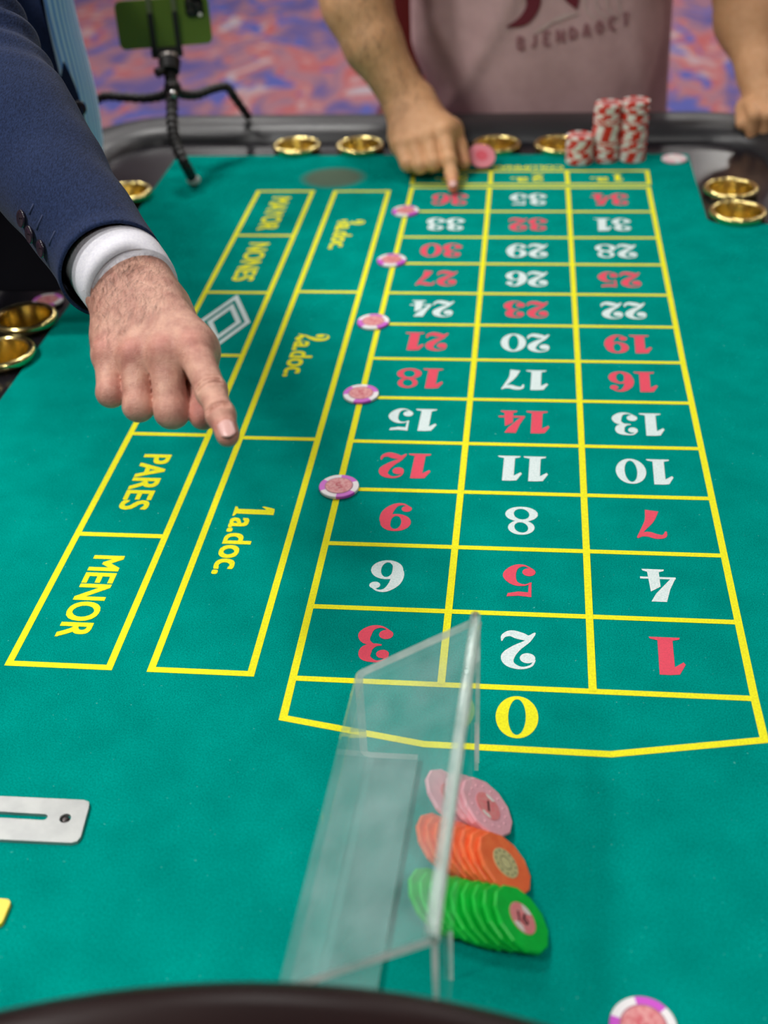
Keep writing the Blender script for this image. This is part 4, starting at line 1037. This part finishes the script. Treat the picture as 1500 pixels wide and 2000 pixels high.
# the tie hangs straight down, seen obliquely
tb = at(197, 285, 1.60); tup = np.array([0, 0, 1.0]); tside = np.array([.37, .929, 0]); tn = np.cross(tside, tup) * -1
V, F = [], []; nu = 9
for i, zz in enumerate(np.linspace(-.045, .36, 16)):
    wd = .056 * (min(1, .25 + (zz + .045) / .05) if zz < -.006 else 1 - .35 * max(0, (zz - .05)) / .3)
    for j in range(nu):
        u = j / (nu - 1) - .5
        V.append((u * wd, (.010 * (1 - 4 * u * u)) + .004 * math.sin(zz * 25), zz))
for i in range(15):
    for j in range(nu - 1): F.append((i * nu + j, i * nu + j + 1, (i + 1) * nu + j + 1, (i + 1) * nu + j))
tie = mesh_obj('necktie', V, F, tie_m, None, smooth=True); Mx = np.stack([tside, tn * -1, tup], 1)
place(tie, tb + tside * -.028, Mx); tie.parent = person_a
md = tie.modifiers.new('t', 'SOLIDIFY'); md.thickness = .004
def hair_cap(c, fwd, mat, parent, s=1.0):
    F = Field(np.array(c) - .16, np.array(c) + .18, .008); fwd = np.array(fwd, float); fwd /= np.linalg.norm(fwd)
    upv = np.array([0, 0, 1.0]); upv -= fwd * (upv @ fwd); upv /= np.linalg.norm(upv)
    F.ell(np.array(c) - fwd * .022 + upv * .045, (.088, .098, .088), .02, np.stack([np.cross(fwd, upv), fwd, upv], 1)); V, Q = F.mesh(); return mesh_obj('hair', V, Q, mat, parent, smooth=True)
hairm = M('dark_hair', (40, 32, 28), rough=.5, col2=(28, 22, 20), nscale=60)
hair_cap(headc, (.75, -.35, -.45), hairm, person_a)
FC = Field((-.85, .60, .30), (-.35, 1.1, .68), .008); FC.cap(chest + [.06, 0, .06], neck - [0, 0, .01], .11, .062, .05); V, Q = FC.mesh(); mesh_obj('shirt', V, Q, shirt_w, person_a, smooth=True)

# ---- person at the far end in a pink t-shirt
K = {}
K['wr'], K['wu'] = at(822, 192, 1.945), at(778, 208, 1.95); K['wrad'] = .0245
q_tip = on(885, 366, .0095)
K['fingers'] = [[at(866, 262, 1.893), at(877, 313, 1.872), at(882, 342, 1.866), q_tip],
                [at(838, 272, 1.893), at(847, 318, 1.876), at(842, 324, 1.904), at(836, 302, 1.915)],
                [at(808, 281, 1.898), at(821, 324, 1.880), at(818, 327, 1.908), at(812, 306, 1.92)],
                [at(781, 285, 1.908), at(796, 321, 1.888), at(797, 322, 1.914), at(792, 305, 1.925)]]
K['r'] = [(.0140, .0115, .0100, .0086), (.0138, .0125, .0112, .0098), (.0132, .0118, .0105, .0092), (.0128, .0108, .0095, .0082)]
K['thumb'] = [at(838, 222, 1.950), at(884, 252, 1.930), at(897, 288, 1.915), at(906, 318, 1.905)]; K['tr'] = (.020, .0155, .0135, .0110)
K['up'] = np.array([0, 0, 1.0]); dd_ = np.array([.05, -.45, .88]); K['dors'] = dd_ / np.linalg.norm(dd_)
elb = at(668, -75, 1.93)
arm_b = [((K['wr'] + K['wu']) / 2, .0300), (at(767, 150, 1.945), .0350), (at(730, 88, 1.935), .0450), (at(697, 8, 1.925), .0530), (elb, .0560)]
FK = hand_field(K, .0022, 1.1, arm=arm_b); Vk, Qk = FK.mesh()
bc = np.array([.195, 1.63])
FP = Field((-.32, 1.25, FLOOR_Z), (.85, 1.90, 1.05), .012)
FP.cap((.195, 1.66, -.02), (.195, 1.60, .42), .15, .16, .1).ell((.195, 1.62, .06), (.20, .13, .17), .08).cap((.05, 1.59, .46), (.34, 1.59, .46), .12, .12, .08).cap((.195, 1.59, .45), (.195, 1.55, .64), .09, .058, .05)
hb = np.array([.195, 1.50, .78]); head_field(FP, hb, (0, -.8, -.55)); FP.cap((.195, 1.55, .62), hb - [0, 0, .05], .056, .054, .03)
FP.cap((-.02, 1.58, .46), elb, .065, .054, .05)
# other arm leaning on the padded rail
fist = at(1497, 214, 1.985); wl_ = at(1480, 140, 2.0); el_ = at(1448, -70, 2.05)
FP.cap((.41, 1.58, .46), el_, .065, .054, .05).cap(el_, at(1452, 20, 2.03), .054, .050, .03)
for sx in (.07, .32):
    FP.cap((sx, 1.66, -.08), (sx, 1.64, -.45), .095, .062, .05).cap((sx, 1.64, -.45), (sx, 1.68, FLOOR_Z + .09), .06, .04, .03).cap((sx, 1.67, FLOOR_Z + .045), (sx, 1.54, FLOOR_Z + .035), .042, .034, .03)
Vp, Qp = FP.mesh()
FL = Field(np.minimum(el_, fist) - .13, np.maximum(el_, fist) + .13, .0035)
FL.cap(el_, at(1458, 40, 2.03), .054, .048, .03).cap(at(1458, 40, 2.03), wl_, .048, .032, .03).cap(wl_, fist, .030, .036, .02)
kd = np.array([.25, -.80, -.45])
for i in range(4):
    b0 = fist + np.array([-.030 + .021 * i, -.012, .012]); b1 = b0 + np.array([.004, -.034, -.008]); b2 = b1 + np.array([.0, .004, -.030])
    FL.cap(b0, b1, .0125, .0118, .006).cap(b1, b2, .0115, .0100, .004)
FL.cap(fist + [-.035, .01, 0], fist + [-.042, -.035, -.012], .015, .011, .01)
Vl, Ql = FL.mesh()
skin_b = skin_mat('tan_skin', (218, 162, 116), (216, 136, 106), (230, 178, 132))
Vq = np.vstack([Vk, Vp, Vl]); Qq = np.vstack([Qk, Qp + len(Vk), Ql + len(Vk) + len(Vp)])
person_b = mesh_obj('person', Vq, Qq, skin_b, smooth=True); set_blush(person_b.data, Vq, [(q_tip, .02, .6), (K['thumb'][3], .02, .5)])
tag(person_b, 'person in a dusty pink t-shirt leaning over the far end and touching number 36', 'person')
nail(q_tip + (q_tip - K['fingers'][0][2]) * .1, K['fingers'][0][2], CAM - q_tip, .012, .013, .0088, person_b, nail_m)
def sel_b(c, nn):
    ax_ = elb - arm_b[0][0]; t = (c - arm_b[0][0]) @ ax_ / (ax_ @ ax_); vd = CAM - arm_b[2][0]; vd = vd / np.linalg.norm(vd)
    return np.where((t > -.1) & (t < .95), np.clip(nn @ vd, 0, 1), 0)
hairs('arm_hair', Vk, Qk, sel_b, 600, .018, .00018, lambda p: (arm_b[0][0] - elb) / np.linalg.norm(arm_b[0][0] - elb) + np.array([-.5, 0, 0]), hair_m, person_b, 5)
# t-shirt body
tee_m = M('dusty_pink_cotton', (212, 178, 178), rough=.9, spec=.1, col2=(202, 168, 168), nscale=35, bump=.2, bscale=500)
def tee_pt(th_, z):
    right = math.cos(th_) > 0
    a = (.232 + .012 * max(0, (.15 - z) / .3)) if right else (.236 - .075 * max(0, min(1, (.10 - z) / .16)) ** 1.3)
    if z > .34: a *= 1 - .25 * ((z - .34) / .22) ** 2
    yf = 1.475 + .02 * max(0, -z) / .1 - .05 * max(0, z - .2) / .3 - .012 * math.exp(-((z - .09) / .09) ** 2)
    cy = 1.64; b = (cy - yf) if math.sin(th_) > 0 else .15
    x = .195 + a * math.copysign(abs(math.cos(th_)) ** .9, math.cos(th_)); y = cy - b * math.copysign(abs(math.sin(th_)) ** .8, math.sin(th_))
    # hanging folds
    fx = x - .195
    fl = .007 * math.sin(38 * fx + 6 * z) * max(0, min(1, (.22 - z) / .3)) + .012 * math.exp(-((fx + .13 - .55 * (z - .06)) / .016) ** 2) * (1 if z < .3 else .3) * -1
    fl += -.012 * math.exp(-((fx - .17 + .25 * (z - .1)) / .02) ** 2) * max(0, min(1, (.25 - z) / .2))
    fl += .006 * noise.noise(Vector((x * 9, z * 9, 3)))
    return np.array([x, y + (fl if math.sin(th_) > 0 else 0), z])
V, F = [], []; nu, nz = 120, 64
for i in range(nz):
    z = -.20 + .78 * i / (nz - 1)
    for j in range(nu): V.append(tee_pt(2 * math.pi * j / nu, z))
for i in range(nz - 1):
    for j in range(nu): F.append((i * nu + j, i * nu + (j + 1) % nu, (i + 1) * nu + (j + 1) % nu, (i + 1) * nu + j))
tee = mesh_obj('t_shirt', V, F, tee_m, person_b, smooth=True)
md = tee.modifiers.new('t', 'SOLIDIFY'); md.thickness = .002
for sx, e_ in ((-1, elb), (1, el_)):
    s0 = np.array([.195 + sx * .19, 1.58, .47]); v, f = tube([s0, s0 * .7 + e_ * .3, s0 * .35 + e_ * .65], [.10, .092, .095], 28, cap=False); mesh_obj('t_shirt_sleeve', v, f, tee_m, person_b, smooth=True)
def on_tee(px, py, lift=.0045):
    d = RC @ np.array([(px - 750) / FPX, -(py - 1000) / FPX, -1.0]); t = 2.0
    for _ in range(25):
        p = CAM + d * t; c = max(-1, min(1, (p[0] - .195) / .236)); th_ = math.acos(math.copysign(abs(c) ** (1 / .9), c)); y = tee_pt(th_, p[2])[1]; t += (y - lift - p[1]) / d[1] * .8
    return CAM + d * t
tee_red = M('dark_red_shirt_print', (112, 34, 48), rough=.8); tee_mauve = M('mauve_shirt_print', (156, 108, 112), rough=.85); tee_pale = M('pale_shirt_print', (206, 182, 178), rough=.85)
def decal(name, strokes, mat):
    V, F = [], []
    for pts, wd in strokes:
        P, fc = stroke(pts, wd if hasattr(wd, '__len__') else [wd] * len(pts), 14); k = len(V); V += [on_tee(*p) for p in P]; F += [tuple(i + k for i in q) for q in fc]
    o = mesh_obj(name, V, F, mat, tee); return o
decal('crescent_print', [([(1022, -40), (1040, -10), (1040, 15), (1022, 40), (990, 53)], [20, 30, 26, 20, 3])], tee_red)
decal('leaf_print', [([(1105, -30), (1118, -5), (1126, 18)], [34, 30, 3])], tee_red)
decal('wave_print', [([(1050 + 8 * k, 62 - 4 * k), (1080 + 8 * k, 40 - 5 * k), (1110 + 10 * k, 34 - 4 * k)], 3.5) for k in range(-1, 3)] + [([(1140 + 22 * k, -10), (1146 + 22 * k, 20), (1166 + 20 * k, 38 - 3 * k)], 4) for k in range(4)], tee_pale)
lt = []
def L_(x, y, segs, sc=1.0):
    for sg in segs: lt.append(([(x + a * 15 * sc, y - b * 24 * sc) for a, b in sg], 6))
shapes = [[[(0, 0), (0, .5), (0, 1)], [(0, 1), (.5, .9), (.8, .7)], [(0, .5), (.5, .5), (.8, .25)], [(0, 0), (.5, 0), (.8, .25)]], [[(.5, 1), (.5, .3), (.1, 0)]], [[(0, 0), (0, .5), (0, 1)], [(0, 1), (.4, 1), (.8, 1)], [(0, .5), (.3, .5), (.6, .5)], [(0, 0), (.4, 0), (.8, 0)]],
          [[(0, 0), (0, .5), (0, 1)], [(0, 1), (.4, .5), (.8, 0)], [(.8, 0), (.8, .5), (.8, 1)]], [[(0, 0), (0, .5), (0, 1)], [(0, 1), (.7, .7), (.7, .3), (0, 0)]], [[(0, 0), (.4, 1), (.8, 0)], [(.2, .35), (.4, .35), (.6, .35)]], [[(.4, 1), (0, .5), (.4, 0), (.8, .5), (.4, 1)]], [[(.8, .9), (.3, .95), (.0, .5), (.3, .05), (.8, .1)]], [[(.4, 0), (.4, .5), (.4, 1)], [(0, 1), (.4, 1), (.8, 1)]]]
for i, sh in enumerate(shapes):
    L_(1012 + 25.5 * i, 96 - 4.2 * i - .25 * (i - 2) * i, sh)
decal('arched_lettering', lt, tee_mauve)
jeans = M('dark_trousers', (30, 32, 42), rough=.9)
FT = Field((-.10, 1.42, FLOOR_Z), (.50, 1.86, .06), .010)
for sx in (.07, .32): FT.cap((sx, 1.66, -.08), (sx, 1.64, -.45), .125, .088, .05).cap((sx, 1.64, -.45), (sx, 1.68, FLOOR_Z + .10), .086, .074, .03)
V, Q = FT.mesh(); mesh_obj('trousers', V, Q, jeans, person_b, smooth=True)
for sx in (.07, .32):
    FS = Field((sx - .08, 1.44, FLOOR_Z - .01), (sx + .08, 1.76, FLOOR_Z + .14), .008); FS.cap((sx, 1.68, FLOOR_Z + .055), (sx, 1.53, FLOOR_Z + .042), .05, .040, .03)
    V, Q = FS.mesh(); mesh_obj('shoe', V, Q, lining_shade_m, person_b, smooth=True)
hair_cap(hb, (0, -.8, -.55), hairm, person_b)

# ---------------------------------------------------------------- dark red casino chair behind
red_seat = M('dark_red_leather', (96, 22, 18), rough=.45, bump=.2, bscale=120)
_q = at(925, 40, 2.75); ch = empty('casino_chair', (_q[0], _q[1] - .05, FLOOR_Z)); tag(ch, 'dark red upholstered high chair standing behind the person in pink', 'chair')
def CH(name, lo, hi, mat, bev=.02): return bm_obj(name, box_bm(lo, hi, bev, 3), mat, ch, smooth=False)
CH('backrest', (-.21, .17, .70), (.21, .25, 1.22), red_seat, .035); CH('seat', (-.22, -.22, .60), (.22, .22, .70), red_seat, .035)
for sx in (-.18, .18):
    for sy in (-.18, .20): CH('leg', (sx - .018, sy - .018, 0), (sx + .018, sy + .018, .61), apron_m, .004)
    CH('back_post', (sx - .015, .19, .66), (sx + .015, .22, .80), apron_m, .004)
CH('foot_rail', (-.18, -.19, .22), (.18, -.165, .245), gold_m, .005)
